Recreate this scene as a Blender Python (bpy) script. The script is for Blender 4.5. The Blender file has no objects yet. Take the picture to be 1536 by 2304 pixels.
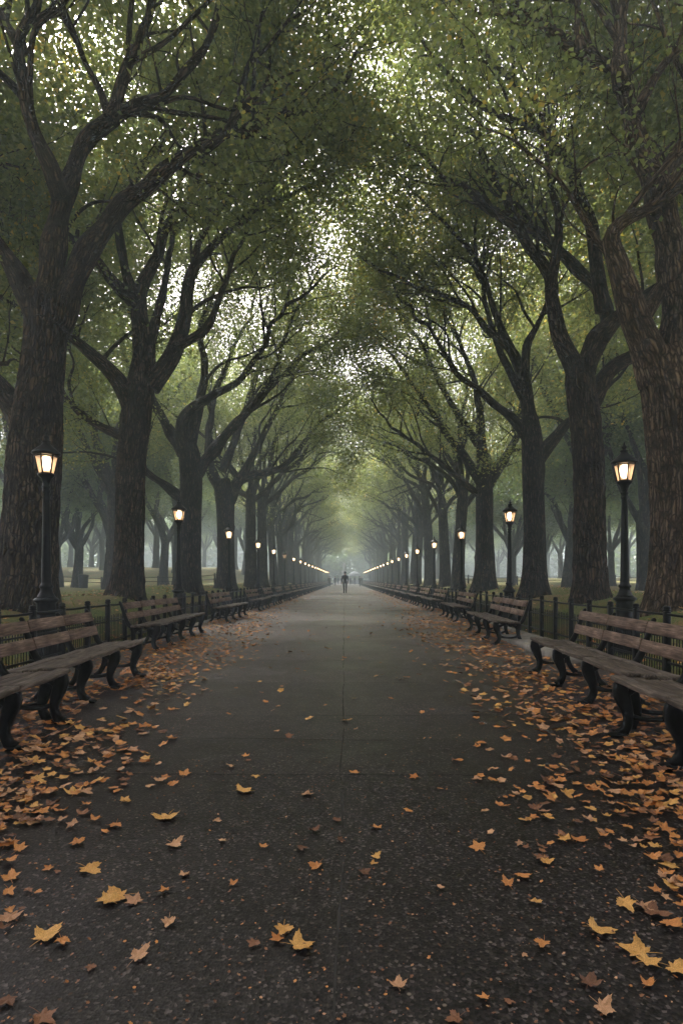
import bpy, math, random
import numpy as np
from mathutils import Vector, noise

random.seed(7)
RNG = np.random.default_rng(7)
C = bpy.context.scene.collection
SC = bpy.context.scene
CAM_H = 1.15
F = 1300.0            # focal length in photo pixels
VPX, VPY = 778.0, 1304.0

def at(px, py, Y):
    """a photo pixel at distance Y down the path -> point in the place"""
    return np.array(((px - VPX) / F * Y, Y, CAM_H + (VPY - py) / F * Y))

# ------------------------------------------------------------------ objects
def tag(o, label=None, cat=None, group=None, kind=None):
    if label: o['label'] = label
    if cat: o['category'] = cat
    if group: o['group'] = group
    if kind: o['kind'] = kind
    return o

def thing(name, label, cat, loc=(0, 0, 0), rz=0.0, group=None):
    o = bpy.data.objects.new(name, None)
    C.objects.link(o)
    o.empty_display_size = 0.1
    o.location = loc
    o.rotation_euler = (0, 0, rz)
    return tag(o, label, cat, group)

def mesh_np(name, V, tris=None, quads=None, polys=None, smooth=False, attr=None):
    me = bpy.data.meshes.new(name)
    V = np.asarray(V, dtype=np.float32)
    loops, totals = [], []
    if tris is not None and len(tris):
        t = np.asarray(tris, dtype=np.int32); loops.append(t.ravel()); totals.append(np.full(len(t), 3, np.int32))
    if quads is not None and len(quads):
        t = np.asarray(quads, dtype=np.int32); loops.append(t.ravel()); totals.append(np.full(len(t), 4, np.int32))
    if polys:
        for p in polys:
            loops.append(np.asarray(p, np.int32)); totals.append(np.array([len(p)], np.int32))
    L = np.concatenate(loops); T = np.concatenate(totals)
    me.vertices.add(len(V)); me.vertices.foreach_set('co', V.ravel())
    me.loops.add(len(L)); me.loops.foreach_set('vertex_index', L)
    me.polygons.add(len(T))
    st = np.zeros(len(T), np.int32); st[1:] = np.cumsum(T)[:-1]
    me.polygons.foreach_set('loop_start', st)
    if smooth:
        me.polygons.foreach_set('use_smooth', np.ones(len(T), bool))
    if attr is not None:
        a = me.attributes.new('bark', 'FLOAT_VECTOR', 'POINT')
        a.data.foreach_set('vector', np.asarray(attr, np.float32).ravel())
    me.update(calc_edges=True)
    me.validate()
    return me

def link(name, me, mat, parent=None):
    o = bpy.data.objects.new(name, me)
    C.objects.link(o)
    if mat is not None and not me.materials:
        for m in (mat if isinstance(mat, (list, tuple)) else [mat]):
            me.materials.append(m)
    if parent is not None:
        o.parent = parent
    return o

KIDS = {}
def child(name, me, mat, parent):
    o = link(name, me, mat, parent)
    KIDS.setdefault(parent, []).append(o)
    return o

def dup(root, loc, rz=0.0, sc=None, label=None, group=None):
    r = root.copy(); C.objects.link(r)
    r.location = loc; r.rotation_euler = (0, 0, rz)
    if sc is not None: r.scale = sc
    if label: r['label'] = label
    if group: r['group'] = group
    for ch in KIDS.get(root, []):
        c = ch.copy(); C.objects.link(c); c.parent = r
        KIDS.setdefault(r, []).append(c)
        for g in KIDS.get(ch, []):
            d = g.copy(); C.objects.link(d); d.parent = c
            KIDS.setdefault(c, []).append(d)
    return r

class MB:
    """collects shapes, becomes one mesh"""
    def __init__(s): s.V = []; s.T = []; s.Q = []; s.P = []; s.A = []; s.n = 0
    def add(s, V, tris=(), quads=(), polys=(), attr=None):
        V = np.asarray(V, float)
        s.V.append(V)
        s.A.append(np.asarray(attr, float) if attr is not None else V.copy())
        if len(tris): s.T.append(np.asarray(tris) + s.n)
        if len(quads): s.Q.append(np.asarray(quads) + s.n)
        for p in polys: s.P.append([i + s.n for i in p])
        s.n += len(V)
    def box(s, lo, hi, M=None, bev=0.0):
        x0, y0, z0 = lo; x1, y1, z1 = hi
        if bev <= 0:
            V = np.array([(x, y, z) for z in (z0, z1) for y in (y0, y1) for x in (x0, x1)], float)
            Q = [(0, 2, 3, 1), (4, 5, 7, 6), (0, 1, 5, 4), (2, 6, 7, 3), (0, 4, 6, 2), (1, 3, 7, 5)]
            if M is not None: V = V @ M[:3, :3].T + M[:3, 3]
            s.add(V, quads=Q)
            return
        b = bev
        rings = []
        for z, i in ((z0, b), (z0 + b, 0), (z1 - b, 0), (z1, b)):
            xa, xb, ya, yb = x0 + i, x1 - i, y0 + i, y1 - i
            c = b * 0.7
            rings.append([(xa + c, ya, z), (xb - c, ya, z), (xb, ya + c, z), (xb, yb - c, z),
                          (xb - c, yb, z), (xa + c, yb, z), (xa, yb - c, z), (xa, ya + c, z)])
        V = np.array(rings, float).reshape(-1, 3)
        Q = [(r * 8 + k, r * 8 + (k + 1) % 8, r * 8 + 8 + (k + 1) % 8, r * 8 + 8 + k) for r in range(3) for k in range(8)]
        if M is not None: V = V @ M[:3, :3].T + M[:3, 3]
        s.add(V, quads=Q, polys=[list(range(7, -1, -1)), list(range(24, 32))])
    def lathe(s, prof, n=16, cx=0, cy=0, phase=0.0, cap=True):
        V, Q = [], []
        for r, z in prof:
            for k in range(n):
                a = 2 * math.pi * k / n + phase
                V.append((cx + r * math.cos(a), cy + r * math.sin(a), z))
        for i in range(len(prof) - 1):
            for k in range(n):
                Q.append((i * n + k, i * n + (k + 1) % n, (i + 1) * n + (k + 1) % n, (i + 1) * n + k))
        P = []
        if cap:
            P = [list(range(n - 1, -1, -1)), list(range((len(prof) - 1) * n, len(prof) * n))]
        s.add(V, quads=Q, polys=P)
    def tube(s, pts, radii, n=8, ell=None, fun=None, off=0.0, sq=False):
        pts = np.asarray(pts, float); radii = np.asarray(radii, float)
        m = len(pts)
        tan = np.gradient(pts, axis=0); tan /= np.linalg.norm(tan, axis=1)[:, None] + 1e-9
        ref = np.array((0, 1, 0.0)) if abs(tan[0][1]) < 0.8 else np.array((1.0, 0, 0))
        if ell is not None: ref = np.asarray(ell, float)
        u = ref - tan[0] * (ref @ tan[0]); u /= np.linalg.norm(u)
        seg = np.r_[0, np.cumsum(np.linalg.norm(np.diff(pts, axis=0), axis=1))]
        ang = np.arange(n) * 2 * math.pi / n
        V = np.zeros((m, n, 3)); A = np.zeros((m, n, 3))
        for i in range(m):
            t = tan[i]
            u = u - t * (u @ t); u /= np.linalg.norm(u) + 1e-9
            w = np.cross(t, u)
            r = radii[i]
            if np.ndim(r):                        # (half thickness along u, half width along w)
                ca, sa = np.cos(ang + (math.pi / n)), np.sin(ang + (math.pi / n))
                if sq:
                    ca = np.sign(ca) * np.abs(ca) ** 0.5; sa = np.sign(sa) * np.abs(sa) ** 0.5
                V[i] = pts[i] + np.outer(ca * r[0], u) + np.outer(sa * r[1], w)
                rr = r[0]
            else:
                ra = np.full(n, r)
                if fun is not None: ra = fun(ang, seg[i], r)
                V[i] = pts[i] + np.outer(np.cos(ang) * ra, u) + np.outer(np.sin(ang) * ra, w)
                rr = r
            A[i] = np.c_[np.cos(ang) * rr, np.sin(ang) * rr, np.full(n, seg[i])] + off
        idx = np.arange(m * n).reshape(m, n)
        Q = np.stack([idx[:-1], np.roll(idx[:-1], -1, 1), np.roll(idx[1:], -1, 1), idx[1:]], -1).reshape(-1, 4)
        s.add(V.reshape(-1, 3), quads=Q, polys=[list(idx[0][::-1]), list(idx[-1])], attr=A.reshape(-1, 3))
    def mesh(s, name, smooth=False, attr=False):
        return mesh_np(name, np.concatenate(s.V), np.concatenate(s.T) if s.T else None,
                       np.concatenate(s.Q) if s.Q else None, s.P, smooth,
                       np.concatenate(s.A) if attr else None)

def crom(P, step):
    """Catmull-Rom through rows of P (any width), resampled about every step metres of xyz"""
    P = np.asarray(P, float)
    E = np.vstack([2 * P[0] - P[1], P, 2 * P[-1] - P[-2]])
    out = []
    for i in range(1, len(E) - 2):
        p0, p1, p2, p3 = E[i - 1], E[i], E[i + 1], E[i + 2]
        k = max(2, int(np.linalg.norm(p2[:3] - p1[:3]) / step))
        for j in range(k):
            t = j / k
            out.append(0.5 * (2 * p1 + (p2 - p0) * t + (2 * p0 - 5 * p1 + 4 * p2 - p3) * t * t + (3 * p1 - p0 - 3 * p2 + p3) * t ** 3))
    out.append(P[-1])
    return np.array(out)

# ------------------------------------------------------------------ materials
def mat(name):
    m = bpy.data.materials.new(name); m.use_nodes = True
    nt = m.node_tree
    nt.nodes.clear()
    out = nt.nodes.new('ShaderNodeOutputMaterial')
    return m, nt, out

def N(nt, typ, **kw):
    n = nt.nodes.new(typ)
    for k, v in kw.items():
        if k.startswith('i_'):
            key = k[2:]
            key = int(key) if key.isdigit() else key.replace('_', ' ')
            n.inputs[key].default_value = v
        else:
            setattr(n, k, v)
    return n

def ramp(nt, stops, interp='LINEAR'):
    n = nt.nodes.new('ShaderNodeValToRGB')
    n.color_ramp.interpolation = interp
    els = n.color_ramp.elements
    while len(els) < len(stops): els.new(0.5)
    for e, (p, c) in zip(els, stops):
        e.position = p; e.color = (*c, 1) if len(c) == 3 else c
    return n

def mixc(nt, fac, a, b, blend='MIX'):
    n = nt.nodes.new('ShaderNodeMix'); n.data_type = 'RGBA'; n.blend_type = blend
    for sock, v in ((n.inputs[0], fac), (n.inputs[6], a), (n.inputs[7], b)):
        if hasattr(v, 'default_value') or hasattr(v, 'is_linked'):
            nt.links.new(v, sock)
        elif isinstance(v, (int, float)): sock.default_value = v
        else: sock.default_value = (*v, 1)
    return n.outputs[2]

def simple(name, col, rough=0.6, metal=0.0, var=0.25, scale=8.0, bump=0.15, bscale=60.0, spec=0.5):
    m, nt, out = mat(name)
    b = N(nt, 'ShaderNodeBsdfPrincipled', i_Roughness=rough, i_Metallic=metal)
    b.inputs['Specular IOR Level'].default_value = spec
    tc = N(nt, 'ShaderNodeTexCoord')
    n1 = N(nt, 'ShaderNodeTexNoise', i_Scale=scale, i_Detail=6.0)
    nt.links.new(tc.outputs['Object'], n1.inputs['Vector'])
    lo = tuple(c * (1 - var) for c in col); hi = tuple(min(1, c * (1 + var)) for c in col)
    r = ramp(nt, [(0.3, lo), (0.7, hi)])
    nt.links.new(n1.outputs['Fac'], r.inputs[0])
    nt.links.new(r.outputs[0], b.inputs['Base Color'])
    n2 = N(nt, 'ShaderNodeTexNoise', i_Scale=bscale, i_Detail=4.0)
    nt.links.new(tc.outputs['Object'], n2.inputs['Vector'])
    bp = N(nt, 'ShaderNodeBump', i_Strength=bump, i_Distance=0.01)
    nt.links.new(n2.outputs['Fac'], bp.inputs['Height'])
    nt.links.new(bp.outputs[0], b.inputs['Normal'])
    nt.links.new(b.outputs[0], out.inputs[0])
    return m

def mat_asphalt(k=1.0, warm=0.0):  # k and warm paint the path's brightness and warmth of light
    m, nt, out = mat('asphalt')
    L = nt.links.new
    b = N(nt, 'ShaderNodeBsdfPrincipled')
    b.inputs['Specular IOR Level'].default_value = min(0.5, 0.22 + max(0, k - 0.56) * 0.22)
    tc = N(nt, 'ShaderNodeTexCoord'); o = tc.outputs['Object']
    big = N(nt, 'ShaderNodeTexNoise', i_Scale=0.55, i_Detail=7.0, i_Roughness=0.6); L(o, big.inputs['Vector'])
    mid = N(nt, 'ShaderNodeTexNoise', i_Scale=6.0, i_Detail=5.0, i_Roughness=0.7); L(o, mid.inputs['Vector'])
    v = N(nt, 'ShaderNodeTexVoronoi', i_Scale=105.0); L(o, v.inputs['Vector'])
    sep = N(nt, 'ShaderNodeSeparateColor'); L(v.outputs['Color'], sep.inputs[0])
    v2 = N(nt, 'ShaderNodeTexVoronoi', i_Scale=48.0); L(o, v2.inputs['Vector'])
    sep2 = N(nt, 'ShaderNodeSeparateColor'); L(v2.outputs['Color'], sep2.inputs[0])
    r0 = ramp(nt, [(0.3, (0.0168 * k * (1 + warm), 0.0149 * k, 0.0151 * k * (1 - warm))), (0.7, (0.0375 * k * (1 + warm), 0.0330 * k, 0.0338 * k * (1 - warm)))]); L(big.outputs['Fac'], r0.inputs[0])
    stone = ramp(nt, [(0.0, (0.22, 0.22, 0.23)), (0.45, (0.7, 0.7, 0.7)), (0.78, (1.4, 1.35, 1.3)), (0.92, (2.6, 2.55, 2.5)), (1.0, (6.5, 6.3, 6.0))])
    L(sep.outputs[0], stone.inputs[0])
    c1 = mixc(nt, 1.0, r0.outputs[0], stone.outputs[0], 'MULTIPLY')
    fl = ramp(nt, [(0.93, (0, 0, 0)), (0.955, (1, 1, 1))]); L(sep2.outputs[1], fl.inputs[0])
    dist = ramp(nt, [(0.18, (1, 1, 1)), (0.36, (0, 0, 0))]); L(v2.outputs['Distance'], dist.inputs[0])
    mul = N(nt, 'ShaderNodeMath', operation='MULTIPLY'); L(fl.outputs[0], mul.inputs[0]); L(dist.outputs[0], mul.inputs[1])
    crumb = ramp(nt, [(0.0, (0.05, 0.03, 0.02)), (0.6, (0.14, 0.075, 0.04)), (0.9, (0.2, 0.17, 0.14))]); L(sep2.outputs[2], crumb.inputs[0])
    c2 = mixc(nt, mul.outputs[0], c1, crumb.outputs[0])
    mr = ramp(nt, [(0.25, (0.68, 0.66, 0.65)), (0.75, (1.25, 1.22, 1.2))]); L(mid.outputs['Fac'], mr.inputs[0])
    c3 = mixc(nt, 1.0, c2, mr.outputs[0], 'MULTIPLY')
    L(c3, b.inputs['Base Color'])
    rr = ramp(nt, [(0.35, (0.33, 0.33, 0.33)), (0.65, (0.52, 0.52, 0.52))]); L(big.outputs['Fac'], rr.inputs[0])
    L(rr.outputs[0], b.inputs['Roughness'])
    bp = N(nt, 'ShaderNodeBump', i_Strength=0.22, i_Distance=0.004); L(v.outputs['Distance'], bp.inputs['Height'])
    bp2 = N(nt, 'ShaderNodeBump', i_Strength=0.12, i_Distance=0.02); L(mid.outputs['Fac'], bp2.inputs['Height'])
    L(bp.outputs[0], bp2.inputs['Normal'])
    L(bp2.outputs[0], b.inputs['Normal'])
    L(b.outputs[0], out.inputs[0])
    return m

def mat_bark(name, dark, lite, moss=0.3):
    m, nt, out = mat(name)
    L = nt.links.new
    b = N(nt, 'ShaderNodeBsdfPrincipled', i_Roughness=0.85)
    b.inputs['Specular IOR Level'].default_value = 0.12
    at_ = N(nt, 'ShaderNodeAttribute', attribute_name='bark')
    mp = N(nt, 'ShaderNodeMapping'); mp.inputs['Scale'].default_value = (1, 1, 0.10)
    L(at_.outputs['Vector'], mp.inputs['Vector'])
    ns = N(nt, 'ShaderNodeTexNoise', i_Scale=4.0, i_Detail=4.0); L(at_.outputs['Vector'], ns.inputs['Vector'])
    add = N(nt, 'ShaderNodeVectorMath', operation='MULTIPLY_ADD')
    L(ns.outputs['Color'], add.inputs[0]); add.inputs[1].default_value = (0.085, 0.085, 0.03); L(mp.outputs[0], add.inputs[2])
    v = N(nt, 'ShaderNodeTexVoronoi', feature='DISTANCE_TO_EDGE', i_Scale=19.0); L(add.outputs[0], v.inputs['Vector'])
    fine = N(nt, 'ShaderNodeTexNoise', i_Scale=38.0, i_Detail=6.0, i_Roughness=0.7); L(mp.outputs[0], fine.inputs['Vector'])
    big = N(nt, 'ShaderNodeTexNoise', i_Scale=1.6, i_Detail=5.0); L(at_.outputs['Vector'], big.inputs['Vector'])
    vr = ramp(nt, [(0.0, (0, 0, 0)), (0.13, (0.62, 0.62, 0.62)), (0.4, (1, 1, 1))]); L(v.outputs['Distance'], vr.inputs[0])
    h = N(nt, 'ShaderNodeMath', operation='MULTIPLY_ADD'); L(fine.outputs['Fac'], h.inputs[0]); h.inputs[1].default_value = 0.55; L(vr.outputs[0], h.inputs[2])
    mp2 = N(nt, 'ShaderNodeMapping'); mp2.inputs['Scale'].default_value = (1, 1, 0.42); L(at_.outputs['Vector'], mp2.inputs['Vector'])
    add2 = N(nt, 'ShaderNodeVectorMath', operation='MULTIPLY_ADD'); L(ns.outputs['Color'], add2.inputs[0]); add2.inputs[1].default_value = (0.2, 0.2, 0.2); L(mp2.outputs[0], add2.inputs[2])
    v3 = N(nt, 'ShaderNodeTexVoronoi', feature='DISTANCE_TO_EDGE', i_Scale=8.5); L(add2.outputs[0], v3.inputs['Vector'])
    vr3 = ramp(nt, [(0.0, (0.35, 0.35, 0.35)), (0.10, (1, 1, 1))]); L(v3.outputs['Distance'], vr3.inputs[0])
    h0 = h
    h = N(nt, 'ShaderNodeMath', operation='MULTIPLY'); L(h0.outputs[0], h.inputs[0]); L(vr3.outputs[0], h.inputs[1])
    cr = ramp(nt, [(0.15, tuple(c * 0.35 for c in dark)), (0.6, dark), (1.0, lite)])
    mulh = N(nt, 'ShaderNodeMath', operation='MULTIPLY'); L(h.outputs[0], mulh.inputs[0]); mulh.inputs[1].default_value = 0.72
    L(mulh.outputs[0], cr.inputs[0])
    br = ramp(nt, [(0.3, (0.6, 0.58, 0.56)), (0.7, (1.35, 1.3, 1.2))]); L(big.outputs['Fac'], br.inputs[0])
    c1 = mixc(nt, 1.0, cr.outputs[0], br.outputs[0], 'MULTIPLY')
    ms = N(nt, 'ShaderNodeTexNoise', i_Scale=2.6, i_Detail=8.0, i_Roughness=0.7)
    mo = N(nt, 'ShaderNodeVectorMath', operation='ADD'); L(at_.outputs['Vector'], mo.inputs[0]); mo.inputs[1].default_value = (7.3, 2.1, 4.4)
    L(mo.outputs[0], ms.inputs['Vector'])
    mr = ramp(nt, [(0.58, (0, 0, 0)), (0.72, (moss, moss, moss))]); L(ms.outputs['Fac'], mr.inputs[0])
    c2 = mixc(nt, mr.outputs[0], c1, (0.055, 0.06, 0.018))
    L(c2, b.inputs['Base Color'])
    bp = N(nt, 'ShaderNodeBump', i_Strength=1.0, i_Distance=0.045); L(h.outputs[0], bp.inputs['Height'])
    L(bp.outputs[0], b.inputs['Normal'])
    L(b.outputs[0], out.inputs[0])
    return m

def mat_foliage(name, cols, trans, yellow=0.08, mixf=0.5):
    m, nt, out = mat(name)
    L = nt.links.new
    geo = N(nt, 'ShaderNodeNewGeometry')
    tc = N(nt, 'ShaderNodeTexCoord')
    ns = N(nt, 'ShaderNodeTexNoise', i_Scale=0.5, i_Detail=4.0, i_Roughness=0.6); L(tc.outputs['Object'], ns.inputs['Vector'])
    oi = N(nt, 'ShaderNodeObjectInfo')
    s = N(nt, 'ShaderNodeMath', operation='MULTIPLY_ADD'); L(geo.outputs['Random Per Island'], s.inputs[0]); s.inputs[1].default_value = 0.55
    s2 = N(nt, 'ShaderNodeMath', operation='MULTIPLY_ADD'); L(ns.outputs['Fac'], s2.inputs[0]); s2.inputs[1].default_value = 1.25; s2.inputs[2].default_value = -0.44
    L(s2.outputs[0], s.inputs[2])
    s3 = N(nt, 'ShaderNodeMath', operation='MULTIPLY_ADD'); L(oi.outputs['Random'], s3.inputs[0]); s3.inputs[1].default_value = 0.16; L(s.outputs[0], s3.inputs[2])
    st = [(0.0, cols[0]), (0.48, cols[1]), (0.84, cols[2]), (1.0, cols[3])]
    r = ramp(nt, st); L(s3.outputs[0], r.inputs[0])
    tr = mixc(nt, 1.0, r.outputs[0], trans, 'MULTIPLY')
    d = N(nt, 'ShaderNodeBsdfDiffuse'); L(r.outputs[0], d.inputs[0])
    t = N(nt, 'ShaderNodeBsdfTranslucent'); L(tr, t.inputs[0])
    mx = N(nt, 'ShaderNodeMixShader', i_0=mixf); L(d.outputs[0], mx.inputs[1]); L(t.outputs[0], mx.inputs[2])
    g = N(nt, 'ShaderNodeBsdfGlossy', i_Roughness=0.45); g.inputs[0].default_value = (0.9, 0.95, 1, 1)
    mg = N(nt, 'ShaderNodeMixShader', i_0=0.045); L(mx.outputs[0], mg.inputs[1]); L(g.outputs[0], mg.inputs[2])
    L(mg.outputs[0], out.inputs[0])
    return m

def mat_leaf(name, col, col2):
    m, nt, out = mat(name)
    L = nt.links.new
    geo = N(nt, 'ShaderNodeNewGeometry'); oi = N(nt, 'ShaderNodeObjectInfo'); tc = N(nt, 'ShaderNodeTexCoord')
    s = N(nt, 'ShaderNodeMath', operation='ADD'); L(geo.outputs['Random Per Island'], s.inputs[0]); L(oi.outputs['Random'], s.inputs[1])
    f = N(nt, 'ShaderNodeMath', operation='FRACT'); L(s.outputs[0], f.inputs[0])
    ns = N(nt, 'ShaderNodeTexNoise', i_Scale=28.0, i_Detail=5.0); L(tc.outputs['Object'], ns.inputs['Vector'])
    r = ramp(nt, [(0.0, col), (1.0, col2)]); L(f.outputs[0], r.inputs[0])
    sp = ramp(nt, [(0.35, (0.6, 0.55, 0.5)), (0.65, (1.15, 1.12, 1.1))]); L(ns.outputs['Fac'], sp.inputs[0])
    c = mixc(nt, 1.0, r.outputs[0], sp.outputs[0], 'MULTIPLY')
    b = N(nt, 'ShaderNodeBsdfPrincipled', i_Roughness=0.62); L(c, b.inputs['Base Color'])
    b.inputs['Specular IOR Level'].default_value = 0.4
    bp = N(nt, 'ShaderNodeBump', i_Strength=0.4, i_Distance=0.003); L(ns.outputs['Fac'], bp.inputs['Height']); L(bp.outputs[0], b.inputs['Normal'])
    L(b.outputs[0], out.inputs[0])
    return m

def mat_wood(name, lo, hi):
    m, nt, out = mat(name)
    L = nt.links.new
    tc = N(nt, 'ShaderNodeTexCoord'); geo = N(nt, 'ShaderNodeNewGeometry'); oi = N(nt, 'ShaderNodeObjectInfo')
    off = N(nt, 'ShaderNodeVectorMath', operation='MULTIPLY_ADD')
    cmb = N(nt, 'ShaderNodeCombineXYZ')
    sm = N(nt, 'ShaderNodeMath', operation='ADD'); L(geo.outputs['Random Per Island'], sm.inputs[0]); L(oi.outputs['Random'], sm.inputs[1])
    for i in range(3): L(sm.outputs[0], cmb.inputs[i])
    L(cmb.outputs[0], off.inputs[0]); off.inputs[1].default_value = (9, 17, 5); L(tc.outputs['Object'], off.inputs[2])
    mp = N(nt, 'ShaderNodeMapping'); mp.inputs['Scale'].default_value = (1, 0.07, 1); L(off.outputs[0], mp.inputs[0])
    g = N(nt, 'ShaderNodeTexNoise', i_Scale=75.0, i_Detail=6.0, i_Roughness=0.65); L(mp.outputs[0], g.inputs['Vector'])
    st = N(nt, 'ShaderNodeTexNoise', i_Scale=5.0, i_Detail=5.0); L(off.outputs[0], st.inputs['Vector'])
    r = ramp(nt, [(0.28, tuple(c * 0.4 for c in lo)), (0.48, lo), (0.72, hi)]); L(g.outputs['Fac'], r.inputs[0])
    r2 = ramp(nt, [(0.3, (0.5, 0.5, 0.5)), (0.65, (1.15, 1.15, 1.15))]); L(st.outputs['Fac'], r2.inputs[0])
    c = mixc(nt, 1.0, r.outputs[0], r2.outputs[0], 'MULTIPLY')
    b = N(nt, 'ShaderNodeBsdfPrincipled', i_Roughness=0.65); L(c, b.inputs['Base Color']); b.inputs['Specular IOR Level'].default_value = 0.2
    bp = N(nt, 'ShaderNodeBump', i_Strength=0.5, i_Distance=0.006); L(g.outputs['Fac'], bp.inputs['Height']); L(bp.outputs[0], b.inputs['Normal'])
    L(b.outputs[0], out.inputs[0])
    return m

def mat_lawn():
    m, nt, out = mat('lawn')
    L = nt.links.new
    tc = N(nt, 'ShaderNodeTexCoord'); o = tc.outputs['Object']
    a = N(nt, 'ShaderNodeTexNoise', i_Scale=0.9, i_Detail=8.0, i_Roughness=0.65); L(o, a.inputs['Vector'])
    f = N(nt, 'ShaderNodeTexNoise', i_Scale=22.0, i_Detail=6.0, i_Roughness=0.75); L(o, f.inputs['Vector'])
    g = ramp(nt, [(0.3, (0.045, 0.068, 0.018)), (0.7, (0.16, 0.19, 0.055))]); L(f.outputs['Fac'], g.inputs[0])
    br = ramp(nt, [(0.3, (0.075, 0.052, 0.022)), (0.7, (0.30, 0.21, 0.085))]); L(f.outputs['Fac'], br.inputs[0])
    k = ramp(nt, [(0.40, (0, 0, 0)), (0.62, (1, 1, 1))]); L(a.outputs['Fac'], k.inputs[0])
    c = mixc(nt, k.outputs[0], g.outputs[0], br.outputs[0])
    b = N(nt, 'ShaderNodeBsdfPrincipled', i_Roughness=0.9); L(c, b.inputs['Base Color'])
    b.inputs['Specular IOR Level'].default_value = 0.15
    bp = N(nt, 'ShaderNodeBump', i_Strength=0.8, i_Distance=0.03); L(f.outputs['Fac'], bp.inputs['Height']); L(bp.outputs[0], b.inputs['Normal'])
    L(b.outputs[0], out.inputs[0])
    return m

def mat_emit(name, col, strength):
    m, nt, out = mat(name)
    e = N(nt, 'ShaderNodeEmission', i_Strength=strength); e.inputs[0].default_value = (*col, 1)
    nt.links.new(e.outputs[0], out.inputs[0])
    return m

def mat_pane(name, col, strength, clear=0.5):
    m, nt, out = mat(name)
    e = N(nt, 'ShaderNodeEmission', i_Strength=strength); e.inputs[0].default_value = (*col, 1)
    g = N(nt, 'ShaderNodeBsdfPrincipled', i_Roughness=0.25); g.inputs['Base Color'].default_value = (0.5, 0.45, 0.38, 1)
    t = N(nt, 'ShaderNodeBsdfTransparent')
    ad = N(nt, 'ShaderNodeAddShader'); nt.links.new(e.outputs[0], ad.inputs[0]); nt.links.new(g.outputs[0], ad.inputs[1])
    mx = N(nt, 'ShaderNodeMixShader', i_0=clear)
    nt.links.new(ad.outputs[0], mx.inputs[1]); nt.links.new(t.outputs[0], mx.inputs[2])
    nt.links.new(mx.outputs[0], out.inputs[0])
    return m

M_BARK = mat_bark('brown_bark', (0.036, 0.027, 0.020), (0.135, 0.100, 0.071))
M_BARK_LIT = mat_bark('lit_bark', (0.085, 0.060, 0.042), (0.25, 0.185, 0.13), 0.45)  # bark lightened to paint the warm light on the front right trunk
M_BARK2 = mat_bark('grey_bark', (0.016, 0.0128, 0.010), (0.105, 0.081, 0.061), 0.4)
GREENS = [(0.026, 0.041, 0.018), (0.062, 0.078, 0.028), (0.112, 0.118, 0.043), (0.26, 0.175, 0.035)]
M_CROWN = mat_foliage('crown_leaves', GREENS, (3.2, 3.25, 2.3), mixf=0.62)
M_FAR = mat_foliage('far_leaves', [(0.022, 0.040, 0.018), (0.045, 0.070, 0.026), (0.075, 0.095, 0.032), (0.12, 0.12, 0.03)], (2.8, 2.8, 2.0), mixf=0.55)
M_IRON = simple('black_iron', (0.007, 0.0075, 0.008), rough=0.42, var=0.4, scale=14, bump=0.12, bscale=90, spec=0.10)
M_SEAT = mat_wood('weathered_seat_wood', (0.080, 0.062, 0.049), (0.26, 0.205, 0.165))
M_BACK = mat_wood('brown_backrest_wood', (0.15, 0.098, 0.073), (0.34, 0.235, 0.18))
M_CONC = simple('concrete', (0.22, 0.20, 0.17), rough=0.85, var=0.35, scale=5, bump=0.4, bscale=50)
M_LAWN = mat_lawn()
M_GRASS = mat_foliage('grass_blades', [(0.035, 0.055, 0.012), (0.075, 0.11, 0.022), (0.14, 0.16, 0.04), (0.22, 0.18, 0.07)], (1.8, 1.9, 1.2), mixf=0.35)
M_SEAM = simple('tar_seam', (0.017, 0.015, 0.013), rough=0.8)
LEAFM = {
    'golden': mat_leaf('golden_leaf', (0.62, 0.33, 0.09), (0.72, 0.42, 0.13)),
    'orange': mat_leaf('orange_leaf', (0.50, 0.20, 0.055), (0.62, 0.28, 0.085)),
    'tan':    mat_leaf('tan_leaf', (0.46, 0.25, 0.14), (0.60, 0.35, 0.19)),
    'brown':  mat_leaf('brown_leaf', (0.13, 0.058, 0.030), (0.30, 0.135, 0.065)),
}

# ------------------------------------------------------------------ ground
def sstep(a, b, x):
    t = np.clip((x - a) / (b - a), 0, 1)
    return t * t * (3 - 2 * t)

def height(X, Y):
    ax = np.abs(X)
    z = 0.02 + 0.70 * sstep(3.95, 6.3, ax) - 0.22 * sstep(8, 16, ax) + 0.10 * sstep(12, 60, Y) * sstep(3.95, 6.3, ax)
    left = sstep(8, 18, -X)
    z = z + left * 2.3 * sstep(46, 84, Y)
    z = z + sstep(10, 20, X) * 0.75 * sstep(45, 85, Y)
    z = z + sstep(4.2, 7, ax) * (0.05 * np.sin(X * 0.9 + Y * 0.35) + 0.035 * np.sin(Y * 0.8 - X * 0.4))
    return z

def sheet(name, xs, ys, zf, m, kind):
    X, Y = np.meshgrid(xs, ys)
    V = np.c_[X.ravel(), Y.ravel(), zf(X, Y).ravel()]
    idx = np.arange(X.size).reshape(X.shape)
    Q = np.stack([idx[:-1, :-1], idx[:-1, 1:], idx[1:, 1:], idx[1:, :-1]], -1).reshape(-1, 4)
    o = link(name, mesh_np(name, V, quads=Q, smooth=True), m)
    return tag(o, kind=kind)

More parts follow.
